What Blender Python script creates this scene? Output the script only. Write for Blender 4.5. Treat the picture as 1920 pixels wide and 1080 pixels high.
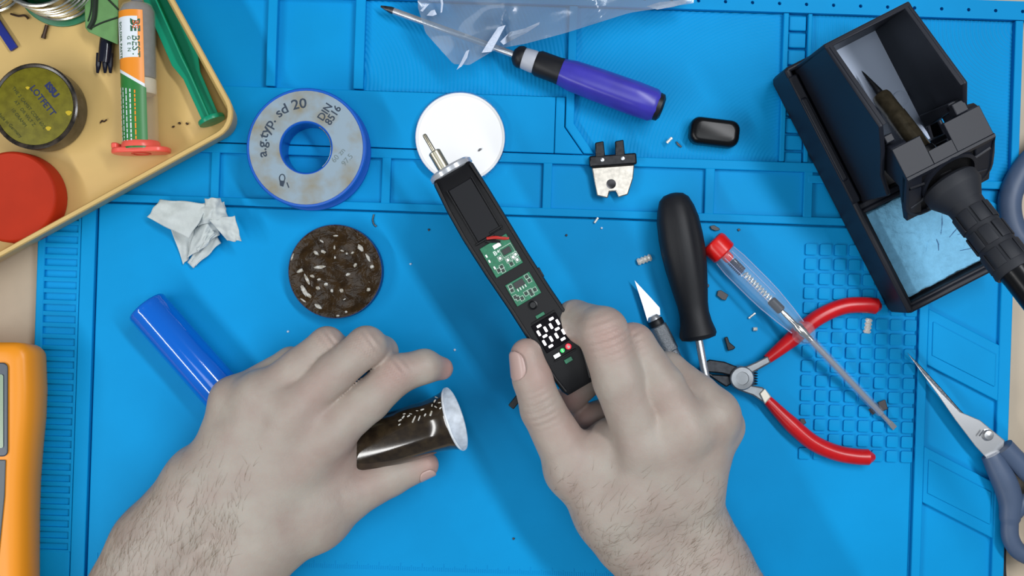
import bpy, bmesh, math, random
import numpy as np
random.seed(7); np.random.seed(7)
for _o in list(bpy.data.objects): bpy.data.objects.remove(_o)
scene = bpy.context.scene
COL = scene.collection

# ---------------------------------------------------------------- units, camera, light
# One model unit ("u") is 0.246 mm: the mat is 45 cm wide.  World metres = u * S.
S = 0.000246
H = 1829.0                      # camera height above the mat, in u (45 cm)
cam_d = bpy.data.cameras.new('camera'); cam = bpy.data.objects.new('camera', cam_d); COL.objects.link(cam)
cam.location = (0, 0, H*S); cam_d.sensor_width = 36.0; cam_d.lens = 36.0*H/1920.0
cam_d.clip_start = 0.01; cam_d.clip_end = 50
scene.camera = cam
world = bpy.data.worlds.new('world'); scene.world = world; world.use_nodes = True
world.node_tree.nodes['Background'].inputs[0].default_value = (0.80, 0.88, 1.0, 1)
world.node_tree.nodes['Background'].inputs[1].default_value = 0.17
def area_light(name, loc, target, sx, sy, power, color):
    d = bpy.data.lights.new(name, 'AREA'); d.shape = 'RECTANGLE'; d.size = sx; d.size_y = sy
    d.energy = power; d.color = color
    o = bpy.data.objects.new(name, d); COL.objects.link(o); o.location = loc
    v = np.array(target, float)-np.array(loc, float)
    from mathutils import Vector
    o.rotation_euler = Vector(v).to_track_quat('-Z', 'Y').to_euler()
    return o
area_light('desk_lamp_west', (-0.50, -0.24, 0.56), (-0.06, 0.0, 0), 0.80, 0.05, 2.75, (0.98, 0.98, 0.97))
area_light('desk_lamp_east', (0.38, 0.22, 0.72), (0.06, 0.0, 0), 0.60, 0.07, 4.4, (0.95, 0.97, 1.0))
area_light('ceiling_lamp', (0.0, -0.1, 1.6), (0, 0, 0), 0.9, 0.6, 6.0, (0.92, 0.97, 1.0))  # added soft fill from above, not a known fixture
vs = scene.view_settings
vs.view_transform = 'Standard'; vs.look = 'None'; vs.gamma = 1.0; vs.exposure = 0.0; vs.use_curve_mapping = False

# ---------------------------------------------------------------- helpers
def A(*v): return np.array(v, float)
def kz(z): return H/(H-z)
def P(px, py, z=0.0):
    """point at height z (u) that stands behind pixel (px,py) of the 1920x1080 frame"""
    k = kz(z); return A((px-960)/k, -(py-540)/k, z)
TH = math.radians(-1.9); CT, ST = math.cos(TH), math.sin(TH)
def MT(u, v, z=0.0):
    x, y = u-960, -(v-540); return A(x*CT-y*ST, x*ST+y*CT, z)
def nrm(v): v = np.asarray(v, float); return v/np.linalg.norm(v)
def frame(o, ex, ey=None, ez=None):
    """local -> world function"""
    ex = nrm(ex)
    if ez is not None and ey is None:
        ez = nrm(np.asarray(ez, float)-ex*np.dot(ex, ez)); ey = np.cross(ez, ex)
    elif ey is not None:
        ey = nrm(np.asarray(ey, float)-ex*np.dot(ex, ey)); ez = np.cross(ex, ey)
    o = np.asarray(o, float)
    return lambda p: o+ex*p[0]+ey*p[1]+ez*p[2]
ID = lambda p: np.asarray(p, float)
ORI = {}
def s2l(c):
    c = c/255.0
    return c/12.92 if c <= 0.04045 else ((c+0.055)/1.055)**2.4
def rgb(r, g, b): return (s2l(r), s2l(g), s2l(b), 1)

class MB:
    def __init__(s): s.v = []; s.f = []
    def add(s, vs_, fs_):
        n = len(s.v); s.v += [tuple(p) for p in vs_]; s.f += [tuple(i+n for i in f) for f in fs_]; return s
    def loft(s, loops, caps=True, closed=True, ring=False):
        n = len(loops[0]); L = len(loops); vs_ = [p for lp in loops for p in lp]; fs_ = []
        for i in range(L if ring else L-1):
            j2 = (i+1) % L
            for j in range(n if closed else n-1):
                k = (j+1) % n
                fs_.append((i*n+j, i*n+k, j2*n+k, j2*n+j))
        if caps and not ring:
            fs_.append(tuple(range(n-1, -1, -1))); fs_.append(tuple(range((L-1)*n, L*n)))
        return s.add(vs_, fs_)
    def prism(s, poly, z0, z1, T=ID):
        return s.loft([[T((x, y, z0)) for x, y in poly], [T((x, y, z1)) for x, y in poly]])
    def box(s, x0, x1, y0, y1, z0, z1, T=ID):
        return s.prism([(x0, y0), (x1, y0), (x1, y1), (x0, y1)], z0, z1, T)
    def lathe(s, prof, T=ID, n=32, closed_prof=False, mod=None, cap0=True):
        loops = []
        for r, z in prof:
            lp = []
            for i in range(n):
                a = 2*math.pi*i/n; m = mod(a, z) if mod else 1.0
                lp.append(T((r*m*math.cos(a), r*m*math.sin(a), z)))
            loops.append(lp)
        k0 = len(s.f); s.loft(loops, caps=not closed_prof, ring=closed_prof)
        if not cap0: del s.f[-2]
        return s
    def tube(s, pts, rad, n=10, flat=1.0, up=None, caps=True, ring=False):
        pts = [np.asarray(p, float) for p in pts]; m = len(pts)
        if not hasattr(rad, '__len__'): rad = [rad]*m
        loops = []; prev = None
        for i, p in enumerate(pts):
            if ring: t = nrm(pts[(i+1) % m]-pts[i-1])
            else: t = nrm(pts[min(i+1, m-1)]-pts[max(i-1, 0)])
            ref = np.asarray(up, float) if up is not None else (prev if prev is not None else (A(0, 0, 1) if abs(t[2]) < 0.9 else A(1, 0, 0)))
            nz = nrm(ref-t*np.dot(t, ref)); ny = np.cross(nz, t); prev = nz
            loops.append([p+rad[i]*(math.cos(a)*ny+flat*math.sin(a)*nz) for a in [2*math.pi*q/n for q in range(n)]])
        return s.loft(loops, caps=caps, ring=ring)
    def sheet(s, fn, nu, nv):
        vs_ = [fn(i/nu, j/nv) for j in range(nv+1) for i in range(nu+1)]
        fs_ = [(j*(nu+1)+i, j*(nu+1)+i+1, (j+1)*(nu+1)+i+1, (j+1)*(nu+1)+i) for j in range(nv) for i in range(nu)]
        return s.add(vs_, fs_)

def spline(pts, n=6):
    """Catmull-Rom through points"""
    pts = [np.asarray(p, float) for p in pts]; out = []
    for i in range(len(pts)-1):
        p0 = pts[max(i-1, 0)]; p1 = pts[i]; p2 = pts[i+1]; p3 = pts[min(i+2, len(pts)-1)]
        for j in range(n):
            t = j/n
            out.append(0.5*((2*p1)+(p2-p0)*t+(2*p0-5*p1+4*p2-p3)*t*t+(3*p1-p0-3*p2+p3)*t**3))
    out.append(pts[-1]); return out
def rrect(x0, x1, y0, y1, r, n=5):
    out = []
    for cx, cy, a0 in ((x1-r, y1-r, 0), (x0+r, y1-r, 90), (x0+r, y0+r, 180), (x1-r, y0+r, 270)):
        for i in range(n+1):
            a = math.radians(a0+90*i/n); out.append((cx+r*math.cos(a), cy+r*math.sin(a)))
    return out

def finish(me, smooth_angle):
    bm = bmesh.new(); bm.from_mesh(me); bmesh.ops.recalc_face_normals(bm, faces=bm.faces); bm.to_mesh(me); bm.free()
    if smooth_angle:
        me.polygons.foreach_set('use_smooth', [True]*len(me.polygons))
        me.set_sharp_from_angle(angle=math.radians(smooth_angle))
def build(mb, name, mat, parent=None, loc=None, bevel=0, seg=2, smooth=38, solid=0, sub=0):
    """links the collected shapes (model units) as ONE mesh object"""
    org = ORI[parent.name] if parent is not None else (np.asarray(loc, float) if loc is not None else A(0, 0, 0))
    me = bpy.data.meshes.new(name)
    v = (np.array(mb.v)-org)*S
    me.from_pydata([tuple(p) for p in v], [], mb.f); me.validate(); finish(me, smooth)
    o = bpy.data.objects.new(name, me); COL.objects.link(o); me.materials.append(mat)
    if parent is not None: o.parent = parent
    else: o.location = tuple(org*S)
    ORI[o.name] = org
    if solid:
        m = o.modifiers.new('thickness', 'SOLIDIFY'); m.thickness = solid*S; m.offset = 0
    if sub:
        m = o.modifiers.new('subdivision', 'SUBSURF'); m.levels = sub; m.render_levels = sub
    if bevel:
        m = o.modifiers.new('bevel', 'BEVEL'); m.width = bevel*S; m.segments = seg; m.limit_method = 'ANGLE'; m.angle_limit = math.radians(40)
    return o
def tag(o, label, cat, group=None, kind=None):
    if label: o['label'] = label
    if cat: o['category'] = cat
    if group: o['group'] = group
    if kind: o['kind'] = kind
    return o
def thing(name, label, cat, loc, group=None):
    o = bpy.data.objects.new(name, None); COL.objects.link(o); o.empty_display_size = 0.01
    loc = np.asarray(loc, float); o.location = tuple(loc*S); ORI[o.name] = loc
    return tag(o, label, cat, group)
def piece(name, me, mat, parent, at, rotz=0.0):
    """a copy of a shared mesh (already in metres) at a place"""
    o = bpy.data.objects.new(name, me); COL.objects.link(o)
    if parent is not None: o.parent = parent; o.location = tuple((np.asarray(at)-ORI[parent.name])*S)
    else: o.location = tuple(np.asarray(at)*S)
    o.rotation_euler = (0, 0, rotz); return o
def mesh_of(mb, name, mat, smooth=38, bevel=0):
    me = bpy.data.meshes.new(name); me.from_pydata([tuple(A(*p)*S) for p in mb.v], [], mb.f); me.validate()
    if bevel:
        bm = bmesh.new(); bm.from_mesh(me); bmesh.ops.recalc_face_normals(bm, faces=bm.faces)
        bmesh.ops.bevel(bm, geom=list(bm.edges), offset=bevel*S, segments=2, affect='EDGES', profile=0.6)
        bm.to_mesh(me); bm.free()
    finish(me, smooth); me.materials.append(mat); return me
def text_part(txt, size, T, name, mat, parent, align='LEFT', shear=0.0, bold=0.0, space=1.0):
    """flat lettering: local x along the line, y up, through T"""
    cu = bpy.data.curves.new(name, 'FONT'); cu.body = txt; cu.size = size; cu.align_x = align; cu.shear = shear
    cu.offset = bold; cu.space_character = space; cu.resolution_u = 3
    ob = bpy.data.objects.new('tmp', cu); COL.objects.link(ob)
    dg = bpy.context.evaluated_depsgraph_get(); me = bpy.data.meshes.new_from_object(ob.evaluated_get(dg))
    bpy.data.objects.remove(ob)
    mb = MB(); mb.v = [tuple(T((v.co.x, v.co.y, 0.0))) for v in me.vertices]; mb.f = [tuple(p.vertices) for p in me.polygons]
    bpy.data.meshes.remove(me)
    return build(mb, name, mat, parent, smooth=0)

# ---------------------------------------------------------------- materials
MATS = {}
def mat(name, col, rough=0.5, metal=0.0, spec=0.5, var=0.0, vscale=300.0, col2=None, bump=0.0, bscale=1500.0, trans=0.0, ior=1.45,
        sss=0.0, coat=0.0, emit=None, estr=0.0, alpha=1.0, detail=4.0, rvar=0.0, lo=0.35, hi=0.65):
    m = bpy.data.materials.new(name); m.use_nodes = True; nt = m.node_tree; N = nt.nodes; L = nt.links
    b = N['Principled BSDF']
    b.inputs['Base Color'].default_value = col; b.inputs['Roughness'].default_value = rough
    b.inputs['Metallic'].default_value = metal; b.inputs['Specular IOR Level'].default_value = spec
    b.inputs['IOR'].default_value = ior; b.inputs['Transmission Weight'].default_value = trans
    b.inputs['Coat Weight'].default_value = coat; b.inputs['Coat Roughness'].default_value = 0.08
    b.inputs['Alpha'].default_value = alpha
    if sss:
        b.inputs['Subsurface Weight'].default_value = sss; b.inputs['Subsurface Radius'].default_value = (1.0, 0.4, 0.25)
        b.inputs['Subsurface Scale'].default_value = 0.003
    if emit: b.inputs['Emission Color'].default_value = emit; b.inputs['Emission Strength'].default_value = estr
    tc = N.new('ShaderNodeTexCoord')
    if col2 is not None or var or rvar:
        nz = N.new('ShaderNodeTexNoise'); nz.inputs['Scale'].default_value = vscale; nz.inputs['Detail'].default_value = detail
        L.new(tc.outputs['Object'], nz.inputs['Vector'])
        if col2 is not None or var:
            if col2 is None: col2 = tuple(min(1, c*(1+var)) for c in col[:3])+(1,); col = tuple(c*(1-var) for c in col[:3])+(1,)
            r = N.new('ShaderNodeValToRGB'); r.color_ramp.elements[0].position = lo; r.color_ramp.elements[1].position = hi
            r.color_ramp.elements[0].color = col; r.color_ramp.elements[1].color = col2
            L.new(nz.outputs['Fac'], r.inputs['Fac']); L.new(r.outputs['Color'], b.inputs['Base Color'])
        if rvar:
            mr = N.new('ShaderNodeMapRange'); mr.inputs['To Min'].default_value = max(0, rough-rvar); mr.inputs['To Max'].default_value = rough+rvar
            L.new(nz.outputs['Fac'], mr.inputs['Value']); L.new(mr.outputs['Result'], b.inputs['Roughness'])
    if bump:
        n2 = N.new('ShaderNodeTexNoise'); n2.inputs['Scale'].default_value = bscale; n2.inputs['Detail'].default_value = 3
        L.new(tc.outputs['Object'], n2.inputs['Vector'])
        bp = N.new('ShaderNodeBump'); bp.inputs['Strength'].default_value = bump; bp.inputs['Distance'].default_value = 0.0008
        L.new(n2.outputs['Fac'], bp.inputs['Height']); L.new(bp.outputs['Normal'], b.inputs['Normal'])
    MATS[name] = m; return m
BLUE = mat('blue_silicone', rgb(8, 147, 211), 0.55, spec=0.1, var=0.06, vscale=18, bump=0.04, bscale=3500)
DESK = mat('beige_laminate', rgb(186, 170, 148), 0.5, var=0.08, vscale=25, bump=0.05)
TRAYM = mat('amber_plastic', rgb(208, 176, 112), 0.38, spec=0.4, var=0.05, vscale=30)
BLACK = mat('black_plastic', rgb(24, 25, 29), 0.42, spec=0.4, bump=0.08, bscale=5000)
BLACKG = mat('glossy_black_plastic', rgb(12, 13, 16), 0.28, spec=0.3)
RUBBER = mat('black_rubber', rgb(30, 33, 40), 0.62, bump=0.1, bscale=6000)
STEEL = mat('steel', rgb(200, 203, 208), 0.3, metal=0.75, rvar=0.1, vscale=500)
DSTEEL = mat('dark_steel', rgb(92, 94, 98), 0.38, metal=1.0, var=0.25, vscale=700, bump=0.1)
TIN = mat('tinned_metal', rgb(226, 226, 220), 0.25, metal=0.35, var=0.2, vscale=2500, bump=0.2)
WHITE = mat('white_plastic', rgb(247, 247, 247), 0.35)
RED = mat('red_grip', rgb(196, 22, 28), 0.28, spec=0.5, var=0.08, vscale=200)
INK = mat('dark_ink', rgb(48, 62, 78), 0.7)
CLEAR = mat('clear_plastic', rgb(236, 244, 255), 0.04, trans=1.0, ior=1.33)

# ================================================================ desk and mat
ZD = -24.0
mb = MB(); mb.box(-1500, 1500, -1100, 1100, ZD-60, ZD)
tag(build(mb, 'floor', DESK, bevel=3), 'beige laminate desk top under the blue mat', None, kind='structure')

mat_t = thing('soldering_mat', 'large blue silicone soldering mat with moulded trays covering the desk', 'mat', A(0, 0, ZD))
def mslab(name, u0, u1, v0, v1, z0, z1, r=0, bevel=2.0):
    mb = MB()
    poly = rrect(u0, u1, v0, v1, r) if r else [(u0, v0), (u1, v0), (u1, v1), (u0, v1)]
    mb.loft([[MT(a, b, z0) for a, b in poly], [MT(a, b, z1) for a, b in poly]])
    return build(mb, name, BLUE, mat_t, bevel=bevel, seg=3)
def mpoly(name, poly, z0, z1, bevel=2.0):
    mb = MB(); mb.loft([[MT(a, b, z0) for a, b in poly], [MT(a, b, z1) for a, b in poly]])
    return build(mb, name, BLUE, mat_t, bevel=bevel, seg=3)
U0, U1, V0, V1 = 68, 1901, -28, 1135
mslab('base_plate', U0, U1, V0, V1, ZD, -14, r=16)
mslab('work_surface', 181, 1719, 406, V1-6, -14, 0, bevel=2.5)
# ridges around the work area
mslab('ridge', 150, 177, 300, V1-4, -14, 2.5)
mslab('ridge', 178, 1722, 388, 403, -14, 3)
mslab('ridge', 178, 1722, 287, 305, -14, 3)
for a in ((180, 388), (406, 708), (727, 1010), (1029, 1314), (1334, 1499), (1518, 1705)):     # shallow compartments
    mslab('compartment_floor', a[0]-9, a[1]+9, 304, 389, -14, -7, bevel=0)
for a in ((389, 405), (709, 726), (1011, 1028), (1315, 1333), (1500, 1517)):
    mslab('divider', a[0], a[1], 303, 390, -14, 2.5)
# upper storage
mslab('shelf', 80, 1030, 179, 285, -14, 1)
mpoly('shelf', [(1031, 179), (1048, 179), (1048, 235), (1085, 285), (1031, 285)], -14, 1)
for a in ((486, 504), (650, 669)): mslab('divider', a[0], a[1], 8, 177, -14, 3)
mpoly('divider', [(1050, 8), (1066, 8), (1066, 228), (1106, 284), (1086, 284), (1050, 235)], -14, 3)
mslab('divider', 1452, 1462, 8, 286, -14, 3)
mslab('divider', 1498, 1506, 8, 286, -14, 3)
mslab('tray_wall', 1886, 1901, 8, 325, -14, 3)
mslab('tray_wall', 1507, 1885, 310, 325, -14, 3)
for q in range(9): mslab('square_pad', 1464, 1496, 12+q*32.0, 12+q*32.0+27, -14, -3, bevel=2)
# border with a row of round holes
PITCH = 50.6; u = U0; mbh = MB(); zt, zb, zh = 3.0, -14.0, -9.0
cells = [h for h in [1437-PITCH*q for q in range(27, -1, -1)]+[1437+PITCH*q for q in range(1, 10)]]
def holed(mb, c0, c1, v0, v1, hc, hv, r):
    dirs = [(1, 0), (1, 1), (0, 1), (-1, 1), (-1, 0), (-1, -1), (0, -1), (1, -1)]
    outer = [((c0+c1)/2+dx*(c1-c0)/2, (v0+v1)/2+dy*(v1-v0)/2) for dx, dy in dirs]
    inner = [(hc+r*math.cos(math.radians(45*i)), hv+r*math.sin(math.radians(45*i))) for i in range(8)]
    vs_ = [MT(a, b, zb) for a, b in outer]+[MT(a, b, zt) for a, b in outer]+[MT(a, b, zt) for a, b in inner]+[MT(a, b, zh) for a, b in inner]
    fs_ = []
    for i in range(8):
        j = (i+1) % 8
        for q in range(3): fs_.append((q*8+i, q*8+j, q*8+8+j, q*8+8+i))
    fs_.append(tuple(range(24, 32))); mb.add(vs_, fs_)
for hc in cells: holed(mbh, hc-PITCH/2, hc+PITCH/2, V0, 7, hc+6, -9, 3.4)
build(mbh, 'hole_border', BLUE, mat_t, smooth=0)
# ribbed tray floors (fine concentric ribs, too fine to pick apart)
def ribbed(u0, u1, v0, v1, cu, cv, pitch, step=2.2, z=-9.0, amp=0.9, keep=None):
    nu = int((u1-u0)/step); nv = int((v1-v0)/step)
    def fn(a, b):
        uu = u0+(u1-u0)*a; vv = v0+(v1-v0)*b
        return MT(uu, vv, z+amp*math.sin(2*math.pi*math.hypot(uu-cu, (vv-cv)*1.15)/pitch))
    mb = MB(); mb.sheet(fn, nu, nv); o = build(mb, 'ribbed_floor', BLUE, mat_t, smooth=70); o['kind'] = 'stuff'; return o
ribbed(669, 1050, 8, 177, 560, 160, 7.5)
ribbed(1066, 1452, 8, 286, 1490, 300, 7.0)
ribbed(1506, 1886, 8, 312, 1900, 20, 7.5)
# comb of slots along the left side
mslab('comb_floor', U0, 150, 330, 1064, -14, -6, bevel=0)
mslab('comb_rim', U0, 83, 300, V1-8, -14, 1, bevel=3)
mslab('comb_rim', 143.5, 148.5, 330, 1062, -14, 0, bevel=1)
mslab('comb_end', 83, 148, 1062, V1-8, -14, 1)
mbb = MB()
mbb.box(-32, 32, -4.2, 4.2, -7, 7); bar_me = mesh_of(mbb, 'slot_bar', BLUE, bevel=1.2)
for q in range(35): piece('slot_bar', bar_me, BLUE, mat_t, MT(114, 339+q*21.3, -7), TH)
# grid of raised squares at the right
mbb = MB(); mbb.prism(rrect(-10.5, 10.5, -10.5, 10.5, 3, 3), -3, 5.0); pad_me = mesh_of(mbb, 'grid_pad', BLUE, bevel=0.9)
for i in range(8):
    for j in range(15): piece('grid_pad', pad_me, BLUE, mat_t, MT(1517+i*27.3, 449+j*27.3, 0), TH)
# slanted compartments down the right side
mslab('strip_floor', 1722, U1, 327, V1, -16, -8, bevel=0)
mslab('strip_rim', 1876, U1-2, 328, V1-8, -14, 2, bevel=3)
mslab('strip_rim', 1725, 1742, 328, V1-8, -14, 2)
for q in range(-1, 3):
    d = q*258.0
    mpoly('slanted_band', [(1742, 553+d), (1877, 617+d), (1877, 722+d), (1742, 658+d)], -14, 1.5)
    mpoly('name_plate', [(1750, 577+d), (1869, 634+d), (1869, 695+d), (1750, 640+d)], 1, 4, bevel=1.2)
# ruler along the lower edge
mb = MB()
for q in range(375):
    uu = 200+q*4.06; hh = 14 if q % 10 == 0 else (10 if q % 5 == 0 else 7)
    mb.box(-0.5, 0.5, -hh/2, hh/2, 0, 0.7, T=frame(MT(uu, 1076-hh/2, 0), (CT, ST, 0), ey=(-ST, CT, 0)))
o = build(mb, 'ruler_marks', BLUE, mat_t, smooth=0); o['kind'] = 'stuff'

# ================================================================ storage tray
C0 = P(457.5, 241, 0); ea = nrm(A(-0.876, -0.482, 0)); eb = nrm(A(-0.44, 0.9, 0)); eb = nrm(eb-ea*np.dot(ea, eb))
TL, TW = 760.0, 620.0
def trl(off, z, r):
    return [C0*A(1, 1, 0)+ea*a+eb*b+A(0, 0, z) for a, b in rrect(-off, TL+off, -off, TW+off, r, 7)]
ZT = 5.0
mb = MB()
mb.loft([trl(0, ZT, 34), trl(3, ZT+8, 36), trl(17, ZT+84, 48), trl(18, ZT+89, 49), trl(16, ZT+92, 47), trl(10, ZT+92, 42), trl(8, ZT+89, 40),
         trl(-6, ZT+22, 30), trl(-10, ZT+12, 26), trl(-18, ZT+9, 20)])
tag(build(mb, 'storage_tray', TRAYM, loc=C0+ea*TL/2+eb*TW/2+A(0, 0, ZT), smooth=50),
    'amber yellow plastic tray holding solder supplies', 'tray')
ZF = ZT+10.0

# olive-labelled round tin
OLIVE = mat('olive_label', rgb(100, 94, 18), 0.5, spec=0.3, col2=rgb(116, 110, 24), vscale=300, bump=0.05)
TINB = mat('tin_black', rgb(26, 24, 22), 0.2, col2=rgb(66, 58, 50), vscale=260)
YEL = mat('yellow_fleck', rgb(196, 170, 30), 0.5)
NAVYI = mat('navy_ink', rgb(28, 40, 92), 0.6)
OLINK = mat('olive_ink', rgb(60, 66, 34), 0.7)
zt_ = ZF+52; c = P(64, 199, zt_); ct = A(c[0], c[1], ZF)
t = thing('grease_tin', 'round black tin with olive green printed lid in the tray', 'tin', ct)
mb = MB(); mb.lathe([(70, 0), (75, 3), (76, 10), (76, 40), (78, 41), (78, 50), (75, 52), (71, 51), (70.5, 50)], frame(ct, (1, 0, 0), ey=(0, 1, 0)), 56)
build(mb, 'body', TINB, t)
mb = MB(); mb.lathe([(70, 50), (70, 51.3), (69, 51.8), (0.2, 51.9)], frame(ct, (1, 0, 0), ey=(0, 1, 0)), 56)
build(mb, 'lid_label', OLIVE, t)
def tin_text(txt, px, py, size, ang, m, bold=0.0):
    a = math.radians(ang); p = P(px, py, zt_+0.4)
    return text_part(txt, size, frame(p, (math.cos(a), math.sin(a), 0), ey=(-math.sin(a), math.cos(a), 0)), 'lettering', m, t, 'CENTER', bold=bold)
tin_text('LOTFETT', 76, 192, 16, -52, NAVYI, 0.25)
tin_text('ISSU', 93, 172, 16, -52, NAVYI, 0.9)
tin_text('THE 2 CAMST CORE 60/2', 52, 204, 8.5, -52, OLINK)
tin_text('AT : DR WLT Z', 44, 214, 8.5, -52, OLINK)
tin_text('10 GRAMM', 33, 222, 8.5, -52, OLINK)
tin_text('Made in Germany', 16, 236, 8.5, -46, OLINK)
for q, (x, y, r) in enumerate(((91, 241, 5), (129, 212, 5.5), (52, 165, 3.5))):
    mb = MB(); p = P(x, y, zt_+0.3)
    mb.prism([(r*(1+0.3*math.sin(3*a))*math.cos(a), r*0.8*math.sin(a)) for a in [k*0.63 for k in range(10)]], 0, 0.5, T=frame(p, (1, 0, 0), ey=(0, 1, 0)))
    build(mb, 'paint_fleck', YEL, t)

# red jar lid
REDL = mat('matte_red_plastic', rgb(178, 46, 18), 0.6, spec=0.25, var=0.05, vscale=60)
c = P(20, 369, ZF+46); ct = A(c[0], c[1], ZF)
mb = MB(); mb.lathe([(79, 0), (83, 2), (84, 10), (83, 40), (81, 45), (78, 47), (74, 46.4), (0.2, 46)], frame(ct, (1, 0, 0), ey=(0, 1, 0)), 56)
tag(build(mb, 'jar_lid', REDL, loc=ct), 'plain red round plastic lid lying in the tray corner', 'lid')

# solder paste syringe
ORANGE = mat('orange_print', rgb(240, 146, 40), 0.35); GREENP = mat('green_print', rgb(44, 124, 58), 0.35)
LABW = mat('label_white', rgb(226, 234, 240), 0.4); PASTE = mat('grey_paste', rgb(104, 112, 126), 0.4, var=0.1, vscale=400)
SALMON = mat('salmon_plastic', rgb(240, 98, 84), 0.3, sss=0.2); CLOUD = mat('cloudy_plastic', rgb(236, 222, 196), 0.2, alpha=0.2)
ZS = ZF+33
a0 = P(257, 12, ZS); a1 = P(265, 282, ZS); ax = nrm(a1-a0); Ls = np.linalg.norm(a1-a0)
side = np.cross(ax, A(0, 0, 1))        # screen-left of the barrel
syr = thing('paste_syringe', 'solder paste syringe with orange and green printed label lying in the tray', 'syringe', A(*(a0+ax*Ls/2)[:2], ZF))
fs = frame(a0, side, ez=ax)             # local z runs down the barrel
fs_up = lambda p: fs(p)
R0 = 31.5
mb = MB(); mb.lathe([(11, -34), (11, -14), (13, -8), (26, -2), (R0, 10), (R0, Ls)], fs, 36); build(mb, 'barrel', CLOUD, syr)
mb = MB(); mb.lathe([(9, -30), (10, -8), (24, 0), (R0-2, 11), (R0-2, 128), (R0-4, 132), (6, 134)], fs, 36); build(mb, 'paste', PASTE, syr)
mb = MB(); mb.lathe([(R0-2.5, 134), (R0-2, 137), (R0-2, 158), (R0-4, 161), (4, 161)], fs, 36); build(mb, 'piston', mat('white_piston', rgb(214, 206, 190), 0.4), syr)
# label wrapped around: angle from screen-left over the top
def wrap(s_, th, rr=R0+0.7):            # th: 0 = side (left), pi/2 = up
    up = np.cross(ax, side); up = up if up[2] > 0 else -up
    return a0+ax*s_+rr*(math.cos(th)*side+math.sin(th)*up)
sgn = 1 if side[0] < 0 else -1
def wth(x):                             # x: -1 left silhouette .. +1 right silhouette
    th = math.acos(max(-1, min(1, -x))); return th if sgn > 0 else math.pi-th
def lab(s_of, x0, x1, name, m, rr, parent, n=14, ns=2):
    mb = MB(); mb.sheet(lambda a, b: wrap(s_of(x0+(x1-x0)*a, b), wth(x0+(x1-x0)*a), rr), n, ns); return build(mb, name, m, parent, smooth=60)
lo_ = lambda x: 115+32*(x+1)/1.6
L1 = lab(lambda x, b: 14+(lo_(x)-14)*b, -1, 0.60, 'label', ORANGE, R0+0.7, syr)
lab(lambda x, b: lo_(x)+6*b, -1, 0.60, 'label_stripe', LABW, R0+0.8, L1)
lab(lambda x, b: lo_(x)+6+(262-lo_(x)-6)*b, -1, 0.66, 'label_lower', GREENP, R0+0.7, syr)
lab(lambda x, b: 26+74*b, -0.92, 0.34, 'label_panel', LABW, R0+1.0, L1)
GDK = mat('green_ink', rgb(34, 92, 60), 0.5); ORI_I = mat('orange_ink', rgb(228, 92, 40), 0.5)
def syr_text(txt, s_, x, size, m, bold=0.0, space=1.0, rr=R0+1.3):
    # reads from the tip end down the barrel
    th0 = wth(x); d = -1 if sgn > 0 else 1
    return text_part(txt, size, lambda p: wrap(s_+p[0], th0-d*p[1]/rr, rr), 'lettering', m, syr, 'LEFT', bold=bold, space=space)
syr_text('BE', 30, 0.0, 22, GDK, 1.0)
syr_text('BE', 33, 0.10, 15, ORI_I, 0.1)
syr_text('BEST', 60, 0.05, 19, GDK, 0.1)
syr_text('G  E  N', 62, -0.22, 9, GDK, 0.1)
syr_text('SOLDER PASTE', 34, -0.74, 10, GDK, 0.2, 1.0)
# small print, too fine to read: rows of word-long dashes
for q, x in enumerate((-0.80, -0.62, -0.40, -0.16, 0.10)):
    rr_ = random.Random(q); s0 = 150+8*(x+1); mb = MB()
    while s0 < 252:
        w_ = rr_.uniform(4, 11); th0 = wth(x)
        mb.sheet(lambda a, b: wrap(s0+w_*a, th0+0.075*(b-0.5), R0+1.2), 1, 1); s0 += w_+2.2
    build(mb, 'small_print', LABW if q < 4 else ORANGE, syr, smooth=0)
mb = MB(); mb.lathe([(R0, Ls-16), (R0+1.5, Ls-14), (R0+3, Ls-8), (R0+3, Ls-4)], fs, 36); build(mb, 'collar', SALMON, syr)
ffl = lambda p: fs((p[0], p[1], p[2]))
mb = MB()
mb.loft([[fs((x, y, Ls-4)) for x, y in rrect(-52, 52, -27, 27, 24)], [fs((x, y, Ls+6)) for x, y in rrect(-52, 52, -27, 27, 24)]])
mb.loft([[fs((x, y, Ls-14)) for x, y in rrect(38, 50, -16, 16, 5)], [fs((x, y, Ls-3)) for x, y in rrect(38, 50, -16, 16, 5)]])
build(mb, 'flange', SALMON, syr, bevel=2.5)
mb = MB(); mb.lathe([(18, Ls+5.5), (17, Ls+7), (14, Ls+7.2), (12, Ls+4)], fs, 24)
build(mb, 'flange_hole', mat('deep_red_plastic', rgb(206, 48, 40), 0.4), syr)

# green plunger
GRN = mat('green_plastic', rgb(10, 138, 104), 0.32, spec=0.4)
zp = ZF+26; b0 = P(271, -60, zp); b1 = P(398, 228, ZF+24); bx = nrm(b1-b0); Lb = np.linalg.norm(b1-b0)
fp = frame(b0, np.cross(bx, A(0, 0, 1)), ez=bx)
pl = thing('syringe_plunger', 'long green ribbed syringe plunger resting along the tray edge', 'plunger', A(*((b0+b1)/2)[:2], ZF))
mb = MB()
prof = [(0, 26), (Lb*0.60, 26), (Lb*0.70, 17), (Lb-6, 16), (Lb-6, -16), (Lb*0.70, -17), (Lb*0.60, -26), (0, -26)]
mb.loft([[fp((r, -1.6, s_)) for s_, r in prof], [fp((r, 1.6, s_)) for s_, r in prof]])
build(mb, 'rib', GRN, pl, bevel=0.8)
prof2 = [(s_, r*0.8) for s_, r in prof]
mb = MB(); mb.loft([[fp((-1.6, r, s_)) for s_, r in prof2], [fp((1.6, r, s_)) for s_, r in prof2]]); build(mb, 'rib', GRN, pl, bevel=0.8)
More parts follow.
